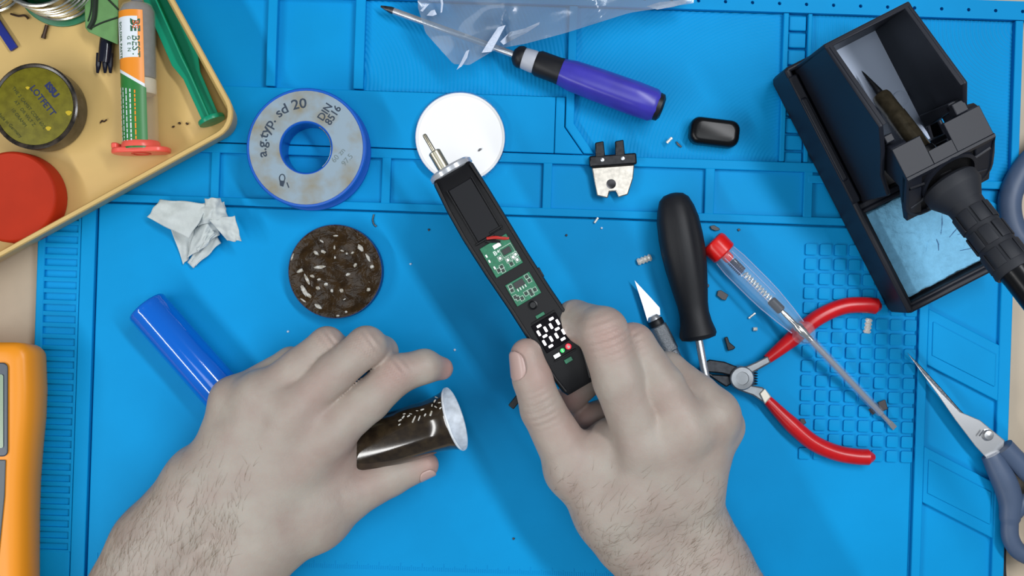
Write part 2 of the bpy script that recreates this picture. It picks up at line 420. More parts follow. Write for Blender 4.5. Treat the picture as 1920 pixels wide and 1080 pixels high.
mb = MB(); mb.lathe([(24, Lb-7), (25, Lb-4), (24, Lb+1), (0.2, Lb+2)], fp, 30); build(mb, 'thumb_disc', GRN, pl)

# green folded packet and black prongs
PACK = mat('green_card', rgb(100, 146, 88), 0.55, var=0.08, vscale=200); SEAM = mat('dark_seam', rgb(30, 42, 32), 0.6)
zk = ZF+34; ck = P(190, 30, ZF); pk = thing('card_packet', 'folded green packet with dark seams beside the syringe', 'packet', A(ck[0], ck[1], ZF))
top = [(157, -30), (160, 52), (166, 60), (222, 84), (222, -30)]
def lift(pts, z): return [P(x, y, z) for x, y in pts]
mb = MB(); mb.loft([lift([(162, -30), (165, 48), (170, 55), (218, 80), (218, -30)], ZF), lift(top, zk-5), lift([(x*0.99+1.9, y) for x, y in top], zk)]); build(mb, 'body', PACK, pk, bevel=1.5)
def seam(pts, r): mb = MB(); mb.tube(spline([P(x, y, zk+0.8) for x, y in pts], 5), r, 6); build(mb, 'seam', SEAM, pk)
seam([(180, -30), (179, 5), (176, 35), (167, 54)], 5.0); seam([(172, -30), (171, 15), (165, 40)], 1.4)
seam([(168, 54), (190, 43), (220, 33)], 1.7); seam([(200, -4), (210, 6), (222, 18)], 1.7)
cc = P(196, 104, ZF); fk = thing('pronged_clip', 'small glossy black clip with three prongs below the green packet', 'clip', A(cc[0], cc[1], ZF))
BKB = mat('glossy_navy_black', rgb(22, 24, 38), 0.15)
mb = MB(); mb.tube([P(201, 70, ZF+12), P(199, 92, ZF+12), P(196, 118, ZF+12)], [12, 13, 12], 14); build(mb, 'body', BKB, fk)
for (x0, x1) in ((186, 183), (197, 197), (207, 207)):
    mb = MB(); mb.tube([P(x0, 100, ZF+11), P((x0+x1)/2, 122, ZF+11), P(x1, 137, ZF+8)], [5.5, 5, 2.5], 8); build(mb, 'prong', BKB, fk)

# solder coils
SOLD = mat('solder_wire', rgb(196, 196, 186), 0.24, metal=1.0, rvar=0.08, vscale=900); SPG = mat('green_spool', rgb(10, 112, 72), 0.35)
def coil(name, label, cx, cy, r, n, dz, wr, fl_low, fl_top, start=0):
    c = P(cx, cy, ZF); t = thing(name, label, 'spool', A(c[0], c[1], ZF)); f = frame(A(c[0], c[1], ZF), (1, 0, 0), ey=(0, 1, 0))
    if fl_low: mb = MB(); mb.lathe([(fl_low, 0), (fl_low, 4), (fl_low-2, 5), (0.2, 5)], f, 48); build(mb, 'flange', SPG, t)
    mb = MB(); mb.lathe([(r-14, 5), (r-14, 6+n*dz)], f, 40); build(mb, 'core', SPG, t)
    pts = []
    for i in range(n*40+1):
        a = 2*math.pi*i/40; rr = r+1.5*math.sin(a*0.37)
        pts.append(f((rr*math.cos(a), rr*math.sin(a), 6+wr+dz*i/40)))
    mb = MB(); mb.tube(pts, wr, 7); build(mb, 'wire', SOLD, t)
    if fl_top: mb = MB(); mb.lathe([(fl_top, 8+n*dz), (fl_top, 12+n*dz), (fl_top-2, 13+n*dz), (0.2, 13+n*dz)], f, 48); build(mb, 'flange', SPG, t)
    return t
coil('solder_spool', 'green spool wound with shiny solder wire at the top of the tray', 118, -36, 74, 12, 7.6, 3.8, 86, 0)
coil('solder_spool', 'second solder wire spool with green cap at the top left corner', -8, -42, 66, 8, 8.5, 4.2, 0, 60)
BLUST = mat('navy_plastic', rgb(22, 40, 130), 0.4)
p0 = P(-14, 30, ZF+4); p1 = P(27, 92, ZF+4)
mb = MB(); mb.box(0, np.linalg.norm(p1-p0), -7.5, 7.5, -3, 3, T=frame(p0, p1-p0, ez=(0, 0, 1))); tag(build(mb, 'plastic_strip', BLUST, loc=p0, bevel=0.8), 'flat navy blue plastic strip at the left edge of the tray', 'strip')
BRN = mat('brown_metal', rgb(72, 56, 46), 0.4, metal=0.5)
p0 = P(88, 47, ZF+4); p1 = P(81, 72, ZF+3)
mb = MB(); mb.tube([p0, p0*0.2+p1*0.8, p1], [3.4, 3.6, 3.2], 8); mb.tube([p0*0.25+p1*0.75, p1], 4.3, 8)
tag(build(mb, 'metal_pin', BRN, loc=p0), 'short dark brown metal pin under the solder spool', 'pin')
mb = MB(); mb.tube(spline([P(20, 26, ZF+3), P(34, 30, ZF+3), P(46, 29, ZF+4), P(53, 35, ZF+3)], 5), [2]*15+[2.6], 7)
tag(build(mb, 'wire_offcut', BRN, loc=P(36, 30, ZF)), 'bent brown wire offcut beneath the top left spool', 'wire')
for q, (lb, pts) in enumerate((('curled dark shaving between olive tin and syringe', [(188, 231), (191, 226), (195, 228), (200, 224)]),
                   ('tiny dark crumb left of the plunger disc', [(323, 237), (325, 238), (327, 236)]),
                   ('tiny dark crumb nearest to the plunger disc', [(349, 230), (351, 233), (353, 231)]),
                   ('tiny dark crumb between two others beside the plunger', [(334, 231), (337, 230), (338, 233)]))):
    mb = MB(); mb.tube(spline([P(x, y, ZF+2) for x, y in pts], 4), 1.4, 6); tag(build(mb, 'crumb', BRN, loc=P(*pts[0], ZF)), lb, 'crumb', 'crumbs in the tray')

# ================================================================ loose things on the mat
# blue solder spool with a silvery paper face
SPB = mat('blue_spool_plastic', rgb(24, 92, 190), 0.28, spec=0.5)
PAPER = mat('stained_paper', rgb(142, 162, 176), 0.5, col2=rgb(138, 130, 106), vscale=90, lo=0.42, hi=0.72, detail=6)
zsp = 3.0; c = P(574, 277, zsp+58); cs = A(c[0], c[1], zsp)
t = thing('solder_reel', 'blue solder reel with a stained silvery paper face and round hole', 'spool', cs); f = frame(cs, (1, 0, 0), ey=(0, 1, 0))
mb = MB(); mb.lathe([(46, 0), (108, 0), (110, 3), (109, 7), (50, 8), (50, 50), (107, 51), (109, 55), (107, 58), (47, 58.5), (45, 56), (45, 2)], f, 64, closed_prof=True); build(mb, 'reel', SPB, t)
mb = MB()
for q in range(6): mb.tube([f((92*math.cos(a), 92*math.sin(a), 12+q*7)) for a in [2*math.pi*i/48 for i in range(48)]], 4, 6, ring=True)
build(mb, 'wire', SOLD, t)
mb = MB(); mb.lathe([(48.5, 58.2), (103, 58.2), (103, 59.6), (48.5, 59.6)], f, 64, closed_prof=True); build(mb, 'paper_face', PAPER, t)
mb = MB(); mb.tube([f((44.5*math.cos(a), 44.5*math.sin(a), 54-abs(a)*2)) for a in [math.radians(x) for x in range(-50, 61, 10)]], 1.2, 6); build(mb, 'hole_rim', SOLD, t)
def reel_text(txt, px, py, size, ang, m=INK, bold=0.3):
    a = math.radians(ang); p = P(px, py, zsp+60)
    text_part(txt, size, frame(p, (math.cos(a), math.sin(a), 0), ey=(-math.sin(a), math.cos(a), 0)), 'lettering', m, t, 'LEFT', bold=bold)
def arc_text(txt, size, r, a0, m=INK, bold=0.3):
    # runs clockwise around the face, letters standing outward
    def T(p):
        a = a0-p[0]/r; rr = r+p[1]; return f((rr*math.cos(a), rr*math.sin(a), 60))
    text_part(txt, size, T, 'lettering', m, t, 'LEFT', bold=bold)
arc_text('a.g.typ. sd 20', 25, 72, math.radians(193))
reel_text('DIN', 605, 228, 19, 57); reel_text('8516', 619, 236, 19, 57)
FAINT = mat('faint_ink', rgb(112, 128, 130), 0.7)
reel_text('60 zn', 627, 306, 14, 48, FAINT, 0.0); reel_text('97.5', 646, 312, 14, 48, FAINT, 0.0)
mb = MB(); cc = P(529, 334, zsp+60); mb.tube([cc+A(5*math.cos(a), 7*math.sin(a), 0) for a in [i*0.52 for i in range(12)]], 0.9, 5, ring=True); build(mb, 'printed_ring', INK, t)
mb = MB(); mb.prism([(524, 338), (534, 340), (531, 350), (525, 348)], 0, 0.6, T=lambda p: P(p[0], p[1], zsp+60+p[2])); build(mb, 'printed_mark', INK, t)
reel_text('1', 538, 353, 14, 20)

# open rosin tin
ROSIN = mat('dark_rosin', rgb(38, 26, 12), 0.2, spec=0.22, col2=rgb(56, 40, 20), vscale=260, coat=0.0, bump=0.0)
nt = ROSIN.node_tree; N = nt.nodes; b = N['Principled BSDF']; tc = N.new('ShaderNodeTexCoord')
n1 = N.new('ShaderNodeTexNoise'); n1.inputs['Scale'].default_value = 330; n1.inputs['Detail'].default_value = 2.5
n1.inputs['Distortion'].default_value = 1.2
nt.links.new(tc.outputs['Object'], n1.inputs['Vector'])
bp = N.new('ShaderNodeBump'); bp.inputs['Strength'].default_value = 0.35; bp.inputs['Distance'].default_value = 0.0008
nt.links.new(n1.outputs['Fac'], bp.inputs['Height']); nt.links.new(bp.outputs['Normal'], b.inputs['Normal']); nt.links.new(bp.outputs['Normal'], b.inputs['Coat Normal'])
DKB = mat('dark_blue_tin', rgb(10, 40, 108), 0.3)
c = P(628, 509, 30); ct = A(c[0], c[1], 0); f = frame(ct, (1, 0, 0), ey=(0, 1, 0))
t = thing('rosin_tin', 'shallow round tin filled with dark glossy scratched rosin', 'tin', ct)
mb = MB(); mb.lathe([(84, 0), (87, 2), (87, 27), (86.4, 28), (85.6, 28), (85, 25), (0.2, 25)], f, 60); build(mb, 'tin', DKB, t)
rr_ = random.Random(3)
def rosin_pt(a, b):
    r = 85.4*b; th = 2*math.pi*a
    x, y = r*math.cos(th), r*math.sin(th)
    z = 27.5+0.9*math.sin(x*0.12+1.3*math.sin(y*0.07))+0.8*math.sin(y*0.15+x*0.05)
    if b > 0.93: z = 29+1.0*math.sin(th*9)*(1-b)*8
    return f((x, y, z))
mb = MB(); mb.sheet(rosin_pt, 72, 16); build(mb, 'rosin', ROSIN, t, smooth=80)
FLECK = mat('rosin_flake', rgb(200, 200, 196), 0.3, col2=rgb(150, 142, 124), vscale=900)  # pale tone painted as glints on the rosin; also the can's print
spots = [(592, 474, 7, 3, -40), (606, 472, 6, 3.5, -30), (600, 501, 12, 3.5, 8), (585, 518, 5, 3, -20), (598, 524, 4, 2.5, 10), (611, 533, 4.5, 4, 0), (596, 540, 5, 3.5, -20),
         (640, 545, 4, 5, 20), (562, 508, 7, 4, 20), (576, 525, 3, 12, 25), (570, 545, 5, 12, 30), (578, 553, 9, 4, -40), (597, 575, 8, 4, -35), (666, 497, 5, 3, 60), (652, 515, 5, 3, 30),
         (676, 465, 5, 8, 35), (690, 483, 3, 10, 25), (697, 500, 4, 4, 0), (691, 543, 4, 4, 10), (650, 475, 2.5, 2.5, 0), (628, 483, 2, 3, 0), (627, 464, 2, 5, 0), (641, 470, 4, 1.8, -20), (661, 474, 4, 2, 30),
         (622, 545, 3, 4, 0), (649, 585, 3, 2.5, 0), (633, 592, 4, 2, 0), (548, 482, 2, 8, -20), (603, 452, 5, 2, -40), (629, 442, 6, 1.8, 0), (646, 561, 3, 1.5, 20), (568, 563, 7, 2, -35)]
for (x, y, a_, b_, an) in spots:
    p = P(x, y, 28.8); an = math.radians(an); mb = MB(); rg = random.Random(int(x*y))
    rim = [(a_*(0.75+0.4*rg.random())*math.cos(q), b_*(0.75+0.4*rg.random())*math.sin(q)) for q in [2*math.pi*i/9 for i in range(9)]]
    T = frame(p, (math.cos(an), math.sin(an), 0), ey=(-math.sin(an), math.cos(an), 0))
    mb.loft([[T((u_, v_, -1)) for u_, v_ in rim], [T((u_*0.9, v_*0.9, 0.7)) for u_, v_ in rim], [T((u_*0.4, v_*0.4, 1.1)) for u_, v_ in rim]])
    build(mb, 'flake', FLECK, t, smooth=70)

# white round lid
c = P(863, 258, 8); ct = A(c[0], c[1], 3); f = frame(ct, (1, 0, 0), ey=(0, 1, 0))
t = thing('round_lid', 'round white plastic lid behind the metal tip of the cordless iron', 'lid', ct)
mb = MB(); mb.lathe([(80, 0), (83, 1), (83.5, 7), (82, 8), (80, 7), (78, 5), (0.2, 4.6)], f, 64); build(mb, 'disc', WHITE, t)
mb = MB(); mb.lathe([(83.6, 2), (85.5, 2), (85.5, 9), (83.6, 9)], f, 64, closed_prof=True); build(mb, 'clear_rim', CLEAR, t)
mb = MB(); mb.tube([P(897, 283, 9.5), P(900, 280, 10), P(903, 279, 9.5)], [1.5, 2, 1.2], 6); tag(build(mb, 'crumb', DSTEEL, loc=P(900, 281, 8)), 'dark grain of solder lying on the white lid', 'crumb')

# crumpled paper tissue
TIS = mat('tissue_paper', rgb(198, 205, 204), 0.85, spec=0.1, var=0.04, vscale=400, bump=0.25, bscale=2500)
ct = P(362, 432, 0); t = thing('paper_tissue', 'crumpled white paper tissue beside the tray', 'tissue', ct)
def leaf(name, outline, zfn, th=2.0, n=26):
    """a folded paper layer: outline quad patch bulged by zfn"""
    a, b_, c_, d = [A(*q) for q in outline]
    def fn(s_, v_):
        p = (a*(1-s_)+b_*s_)*(1-v_)+(d*(1-s_)+c_*s_)*v_
        w = 2.5*math.sin(s_*9+v_*4)*math.sin(v_*7+1)
        return P(p[0]+w*0.6, p[1]+w*0.5, zfn(s_, v_)+1.6*math.sin(s_*11+v_*5)+1.2*math.sin(v_*13-s_*6))
    mb = MB(); mb.sheet(fn, n, n); return build(mb, name, TIS, t, smooth=70, solid=th)
leaf('layer', [(305, 385), (385, 380), (360, 470), (345, 497)], lambda s_, v_: 6+8*s_*(1-v_))
leaf('layer', [(352, 492), (362, 502), (414, 455), (398, 420)], lambda s_, v_: 6+9*math.sin(math.pi*v_)*s_+4*v_)
leaf('fold', [(300, 374), (392, 382), (354, 447), (277, 408)], lambda s_, v_: 20+14*s_+5*math.sin(math.pi*v_))
leaf('fold', [(365, 430), (405, 385), (412, 440), (352, 485)], lambda s_, v_: 15+14*math.sin(math.pi*s_)*math.sin(math.pi*v_)+8*v_)
leaf('ridge', [(370, 385), (420, 378), (424, 402), (372, 425)], lambda s_, v_: 27+18*math.sin(math.pi*s_)*(0.4+0.6*math.sin(math.pi*v_)))
leaf('ridge', [(384, 372), (412, 371), (428, 408), (388, 414)], lambda s_, v_: 34+12*math.sin(math.pi*s_))
leaf('corner', [(392, 412), (440, 404), (452, 452), (428, 452)], lambda s_, v_: 42-6*v_+6*math.sin(2.2*s_))
leaf('crease', [(368, 462), (394, 424), (404, 440), (372, 474)], lambda s_, v_: 26+7*math.sin(math.pi*s_))

# blue cylindrical cell
BAT = mat('blue_heatshrink', rgb(4, 100, 206), 0.12, spec=0.5, coat=0.6)
d2 = nrm(A(0.66, -0.75, 0)); R = 38.0
e0 = P(274, 574, R); e0[2] = R+0.5; fb = frame(e0, np.cross(d2, A(0, 0, 1)), ez=d2)
t = thing('battery_cell', 'blue cylindrical battery cell partly under the hand on the left', 'battery', A(*(e0+d2*130)[:2], 0.5))
mb = MB(); mb.lathe([(20, -1.5), (30, -1.8), (R-2.5, 0), (R-0.6, 2.5), (R, 7), (R-0.7, 12), (R, 16), (R, 250), (R-1, 262), (R-5, 264), (20, 264)], fb, 48); build(mb, 'sleeve', BAT, t)
mb = MB(); mb.lathe([(24, -2.2), (24, -1.2), (19, -1), (17, -3), (0.2, -3.2)], fb, 32); build(mb, 'terminal', STEEL, t)
mb = MB(); mb.tube([fb((-6, R-16, -2)), fb((-9, R-10, -7)), fb((-8, R-6, -10))], 1.6, 6); build(mb, 'tab', STEEL, t)

# phillips screwdriver under the bag
PUR = mat('violet_plastic', rgb(62, 58, 170), 0.3, var=0.08, vscale=120)
zs0 = 26.0; s0 = P(714, 12, 12); s1 = P(968, 104, zs0); dx = nrm(s1-s0); sL = np.linalg.norm(s1-s0); fd = frame(s0, np.cross(dx, A(0, 0, 1)), ez=dx)
t = thing('phillips_screwdriver', 'cross-tip screwdriver with violet and black handle half under the clear bag', 'screwdriver', A(*s1[:2], 3))
mb = MB(); mb.lathe([(2, 0), (4.5, 8), (6.5, 20), (6.5, 26)], fd, 16, mod=lambda a, z: 1-0.25*abs(math.cos(2*a)) if z < 12 else 1); build(mb, 'tip', DSTEEL, t)
mb = MB(); mb.lathe([(6.3, 26), (6.3, sL)], fd, 16); build(mb, 'shaft', STEEL, t)
mb = MB(); mb.lathe([(10, sL-6), (18, sL), (21, sL+8), (20, sL+14)], fd, 24); build(mb, 'collar', BLACK, t)
mb = MB(); mb.lathe([(19, sL+14), (20, sL+18), (21, sL+34), (20, sL+38)], fd, 24); build(mb, 'ring', mat('light_grey_plastic', rgb(176, 180, 190), 0.4), t)
mb = MB(); mb.lathe([(21, sL+38), (24, sL+44), (24, sL+80), (25, sL+88)], fd, 24); build(mb, 'ferrule', BLACK, t)
mb = MB(); mb.lathe([(25, sL+88), (29, sL+110), (31, sL+160), (32, sL+230), (31, sL+268), (26, sL+276)], fd, 30, mod=lambda a, z: 1-0.05*abs(math.sin(3*a))); build(mb, 'handle', PUR, t)
mb = MB(); mb.lathe([(26, sL+275), (25, sL+283), (18, sL+287), (0.3, sL+288)], fd, 24); build(mb, 'end_cap', BLACK, t)

# clear plastic bag
BAGM = bpy.data.materials.new('clear_film'); BAGM.use_nodes = True; nt = BAGM.node_tree; N = nt.nodes; N.remove(N['Principled BSDF'])
tr = N.new('ShaderNodeBsdfTransparent'); tr.inputs[0].default_value = (0.93, 0.95, 0.97, 1)
df = N.new('ShaderNodeBsdfDiffuse'); df.inputs[0].default_value = (0.34, 0.42, 0.50, 1); gl = N.new('ShaderNodeBsdfGlossy'); gl.inputs['Roughness'].default_value = 0.12
m1 = N.new('ShaderNodeMixShader'); m1.inputs[0].default_value = 0.26; m2 = N.new('ShaderNodeMixShader'); fr = N.new('ShaderNodeFresnel'); fr.inputs[0].default_value = 1.4
nt.links.new(tr.outputs[0], m1.inputs[1]); nt.links.new(df.outputs[0], m1.inputs[2]); nt.links.new(fr.outputs[0], m2.inputs[0])
nt.links.new(m1.outputs[0], m2.inputs[1]); nt.links.new(gl.outputs[0], m2.inputs[2]); nt.links.new(m2.outputs[0], N['Material Output'].inputs[0])
t = thing('plastic_bag', 'clear crumpled plastic bag over the screwdriver at the top', 'bag', P(1000, 0, 4))
edge_l = [(784, -60), (785, 0), (790, 50), (808, 66), (845, 104), (862, 128)]
low = [(784, 15), (798, 62), (850, 120), (880, 122), (930, 92), (985, 82), (1060, 62), (1180, 24), (1300, 6)]
def bag_pt(a, b, z0, amp, ph):
    q = a*(len(low)-1); i = min(int(q), len(low)-2); fr_ = q-i
    lx = low[i][0]*(1-fr_)+low[i+1][0]*fr_; ly = low[i][1]*(1-fr_)+low[i+1][1]*fr_
    x = lx*(1-b)+(780+a*540)*b; y = ly*(1-b)+(-90)*b
    z = z0+amp*(math.sin(x*0.021+ph)*math.sin(y*0.05+ph*2)+0.4*math.sin(x*0.035+y*0.06+ph)+0.12*math.sin(x*0.09-y*0.06))*(0.35+0.65*min(1, 3*b))
    if 950 < x < 1110: z += 24*max(0, min(1, (y+20)/80))
    return P(x, y, max(z, 8))
mb = MB(); mb.sheet(lambda a, b: bag_pt(a, b, 58, 7, 0.6), 70, 26); build(mb, 'front_film', BAGM, t, smooth=80)
mb = MB(); mb.sheet(lambda a, b: bag_pt(a, b, 47, 5, 2.1) if True else None, 50, 18); build(mb, 'back_film', BAGM, t, smooth=80)
FILMW = mat('creased_film', rgb(205, 218, 238), 0.2, alpha=0.75, bump=0.5, bscale=700)  # white strips paint the light glinting along the bag's creases
def crease_or_glint(pts, z=70):
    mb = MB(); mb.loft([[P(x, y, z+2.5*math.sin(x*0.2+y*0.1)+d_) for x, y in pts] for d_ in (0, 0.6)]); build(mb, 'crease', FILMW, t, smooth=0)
crease_or_glint([(903, 99), (917, 76), (934, 51), (948, 47), (936, 70), (921, 97)])
crease_or_glint([(938, 78), (956, 60), (985, 53), (1012, 41), (1011, 46), (990, 60), (962, 74), (944, 84)])
crease_or_glint([(856, 131), (864, 117), (874, 96), (880, 93), (876, 108), (866, 124)])
crease_or_glint([(788, 20), (797, 10), (805, 7), (799, 14), (792, 22)]); crease_or_glint([(800, 29), (808, 20), (815, 18), (819, 27), (811, 30)])
crease_or_glint([(824, -10), (827, 8), (826, 24), (829, 23), (831, 6), (828, -10)])
crease_or_glint([(1212, 12), (1236, 4), (1270, 1), (1290, -4), (1286, 6), (1262, 13), (1232, 18)], 40)

# black glossy cap
cc = P(1337, 250, 0); a = math.radians(-7); T = frame(A(cc[0], cc[1], -8), (math.cos(a), math.sin(a), 0), ez=(0, 0, 1))
mb = MB()
mb.loft([[T((x, y, z)) for x, y in rrect(-w, w, -h, h, r)] for w, h, r, z in ((40, 20, 14, 0), (46, 25, 17, 6), (46, 25, 17, 24), (43, 22, 16, 31), (34, 15, 11, 33))])
tag(build(mb, 'rounded_cap', BLACKG, loc=A(cc[0], cc[1], -8), smooth=60), 'glossy black rounded plastic cap on the ribbed tray', 'cap')

# metal hinge bracket
cc = P(1150, 325, 8); a = math.radians(4); T = frame(A(cc[0], cc[1], 4), (math.cos(a), math.sin(a), 0), ez=(0, 0, 1))
t = thing('hinge_bracket', 'small metal hinge bracket with two dark upright prongs', 'bracket', A(cc[0], cc[1], 4))
DKM = mat('burnished_metal', rgb(52, 52, 54), 0.25, metal=0.8, var=0.2, vscale=600)
mb = MB(); mb.box(-44, 44, 13, 34, 0, 16, T); build(mb, 'bar', DKM, t, bevel=3)
for x in (-32, 5):
    mb = MB(); mb.prism([(x, 30), (x+18, 30), (x+17, 60), (x+1, 58)], 8, 16, T); build(mb, 'prong', DKM, t, bevel=2)
for x in (-20, 18):
    mb = MB(); mb.lathe([(3.6, 15), (3.4, 17), (0.2, 17.8)], lambda p, x=x: T((p[0]+x, p[1]+25, p[2])), 12); build(mb, 'rivet', STEEL, t)
mb = MB(); mb.prism([(-40, 13), (40, 13), (36, -12), (24, -42), (6, -46), (2, -34), (-10, -34), (-14, -46), (-34, -40)], 2, 9, T); build(mb, 'plate', mat('nickel_plate', rgb(190, 184, 174), 0.3, metal=0.9, var=0.15, vscale=500), t, bevel=2)
mb = MB(); mb.lathe([(9, 9), (9, 10), (6, 9.5)], lambda p: T((p[0]-6, p[1]-20, p[2])), 16); build(mb, 'hole', DKM, t)

# craft knife
z = 17.0; k0 = P(1229, 603, z); k1 = P(1298, 742, z); kd = nrm(k1-k0); T = frame(k0, kd, ez=(0, 0, 1)); kl = np.linalg.norm(k1-k0)
t = thing('craft_knife', 'craft knife with pointed blade and knurled aluminium handle near the right hand', 'knife', A(*k0[:2], 0))
pts = [(1190, 526), (1219, 557), (1237, 577), (1238, 590), (1214, 602), (1206, 575)]
mb = MB(); mb.loft([[P(x, y, 15) for x, y in pts], [P(x, y, 17) for x, y in pts]]); build(mb, 'blade', STEEL, t, smooth=0)
fk_ = frame(k0, np.cross(kd, A(0, 0, 1)), ez=kd)
mb = MB(); mb.lathe([(9, -12), (12, -8), (13, -3)], fk_, 20); build(mb, 'chuck', STEEL, t)
mb = MB(); mb.lathe([(13, -4), (14.5, -2), (14.5, 6), (14, 8)], fk_, 20); build(mb, 'chuck_ring', BLACK, t)
KNUR = mat('knurled_aluminium', rgb(150, 154, 158), 0.4, metal=0.9, var=0.25, vscale=2600, bump=0.5, bscale=3500)
mb = MB(); mb.lathe([(14, 8), (16.5, 10), (17, 20), (17, 60), (15, 62), (15, kl)], fk_, 26); build(mb, 'handle', KNUR, t)

# black handled screwdriver
HB = mat('ribbed_black_rubber', rgb(26, 27, 31), 0.5, spec=0.4, bump=0.12, bscale=4500)
z = 42.0; h0 = P(1262, 364, z); h1 = P(1311, 640, z); hd = nrm(h1-h0); fh = frame(h0, np.cross(hd, A(0, 0, 1)), ez=hd)
t = thing('black_screwdriver', 'screwdriver with fat black rubber handle and slim steel shaft', 'screwdriver', A(*(h0+hd*135)[:2], 0))
def flute(a, z_):
    k = max(0, 1-((z_-95)/85)**2); return 1-0.07*k*abs(math.cos(3*a))**6
mb = MB(); mb.lathe([(6, -2), (18, 1), (27, 9), (34, 26), (39, 48), (41, 80), (41, 105), (38, 140), (33, 175), (28, 205), (27, 222), (29, 240), (33, 255), (34, 262), (31, 268), (20, 271)], fh, 48, mod=flute); build(mb, 'handle', HB, t, smooth=30)
mb = MB(); mb.tube([fh((0, 0, 268)), fh((0, 0, 320)), fh((0, -14, 400))], 7.2, 16); build(mb, 'shaft', STEEL, t)

# voltage tester with clear handle, lying over the pliers
BRASS = mat('nickel', rgb(210, 206, 196), 0.2, metal=1.0)
v0 = P(1334, 452, 33); v1 = P(1505, 622, 50); v2 = P(1678, 803, 8); vd = nrm(v1-v0); fv = frame(v0, np.cross(vd, A(0, 0, 1)), ez=vd); vL = np.linalg.norm(v1-v0)
t = thing('voltage_tester', 'clear plastic voltage tester screwdriver with a red end cap', 'tester', A(*((v0+v1)/2)[:2], 0))
REDC = mat('bright_red_cap', rgb(214, 26, 24), 0.3)
mb = MB(); mb.lathe([(20, 0), (24, 2), (26, 8), (25, 32), (22, 34)], fv, 28); build(mb, 'end_cap', REDC, t, bevel=1)
CLR2 = mat('clear_shell', rgb(225, 236, 250), 0.06, trans=0.0, alpha=0.12, spec=1.0, coat=1.0)
EDG = mat('clear_edge', rgb(176, 190, 226), 0.15, alpha=0.55)  # pale lilac lines paint highlights along the clear shell's edges
mb = MB(); mb.lathe([(22, 33), (23.5, 37), (25, 60), (25, 120), (24, 150), (20, 190), (16, 215), (15, 222), (21, 228), (23, 236), (20, 246), (12, 254)], fv, 8); build(mb, 'shell', CLR2, t, smooth=0, bevel=1.5)
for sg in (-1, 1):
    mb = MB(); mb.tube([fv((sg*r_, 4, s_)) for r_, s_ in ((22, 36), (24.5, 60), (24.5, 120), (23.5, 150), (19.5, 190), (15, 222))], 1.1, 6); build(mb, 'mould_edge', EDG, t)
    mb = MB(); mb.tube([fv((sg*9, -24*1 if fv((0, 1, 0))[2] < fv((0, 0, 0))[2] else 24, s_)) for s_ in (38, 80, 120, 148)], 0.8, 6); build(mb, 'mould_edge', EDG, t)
mb = MB(); mb.lathe([(10, 34), (10, 46), (7, 50), (0.2, 50)], fv, 16); build(mb, 'contact_cap', REDC, t)
mb = MB(); mb.tube([fv((8*math.cos(i*0.9), 8*math.sin(i*0.9), 52+i*0.55)) for i in range(52)], 1.7, 6); build(mb, 'coil_spring', mat('dark_spring', rgb(34, 40, 80), 0.3, metal=0.6), t)
mb = MB(); mb.tube([fv((6*math.cos(i*0.8), 6*math.sin(i*0.8), 84+i*0.85)) for i in range(82)], 1.5, 6); build(mb, 'coil_spring', TIN, t)
mb = MB(); mb.lathe([(7, 152), (9, 154), (9, 178), (7, 180)], fv, 16); build(mb, 'resistor', BLACK, t)
mb = MB(); mb.lathe([(4, 180), (5, 190), (5, 214), (9, 220), (9, 234), (6, 244), (5, 256)], fv, 16); build(mb, 'lamp', BRASS, t)
sd = nrm(v2-fv((0, 0, 250))); s_a = fv((0, 0, 248)); s_l = np.linalg.norm(v2-s_a); fsx = frame(s_a, np.cross(sd, A(0, 0, 1)), ez=sd)
mb = MB(); mb.lathe([(5.5, 0), (5.5, s_l-40), (4.5, s_l-38)], fsx, 14); build(mb, 'shaft', STEEL, t)
mb = MB(); mb.lathe([(8.8, 2), (9.2, 6), (8.6, s_l-48), (7.4, s_l-42)], fsx, 18); build(mb, 'insulation', mat('clear_sleeve', rgb(210, 222, 240), 0.1, alpha=0.1, spec=0.8), t)
mb = MB(); mb.lathe([(4.5, s_l-42), (4.5, s_l-16)], fsx, 12)
mb.loft([[fsx((x, y, s_l-18)) for x, y in ((-4.5, -4), (4.5, -4), (4.5, 4), (-4.5, 4))], [fsx((x, y, s_l)) for x, y in ((-5, -1), (5, -1), (5, 1), (-5, 1))]]); build(mb, 'blade', STEEL, t)

# red-handled pliers
t = thing('side_cutters', 'side cutting pliers with red dipped handles and a coil spring', 'pliers', P(1385, 706, 0))
PLM = mat('plier_steel', rgb(138, 142, 146), 0.36, metal=0.75, var=0.15, vscale=150)
PLD = mat('plier_jaw_steel', rgb(52, 54, 58), 0.35, metal=0.8, var=0.2, vscale=500)
def slab(name, pts, z0, z1, m, bev=2.5):
    mb = MB(); n_ = len(pts); mb.loft([[P(x, y, z0) for x, y in pts], [P(x, y, z1) for x, y in pts]]); return build(mb, name, m, t, bevel=bev)
slab('jaw', [(1310, 686), (1330, 674), (1358, 678), (1384, 688), (1376, 706), (1352, 700), (1325, 698)], 10, 30, PLD)
slab('jaw', [(1312, 692), (1336, 702), (1366, 704), (1378, 716), (1362, 726), (1340, 712)], 8, 26, PLD)
slab('arm', [(1376, 690), (1400, 686), (1418, 678), (1440, 667), (1446, 680), (1428, 690), (1410, 700), (1405, 718), (1380, 722)], 14, 34, PLM, 3)
slab('arm', [(1370, 716), (1396, 714), (1408, 722), (1430, 726), (1446, 742), (1434, 757), (1412, 742), (1384, 732)], 8, 26, PLM, 3)
cp = P(1383, 706, 0); mb = MB(); mb.lathe([(22, 6), (22, 36), (20, 38), (12, 38.5), (11.5, 37), (0.2, 37)], frame(cp, (1, 0, 0), ey=(0, 1, 0)), 28); build(mb, 'pivot', PLM, t)
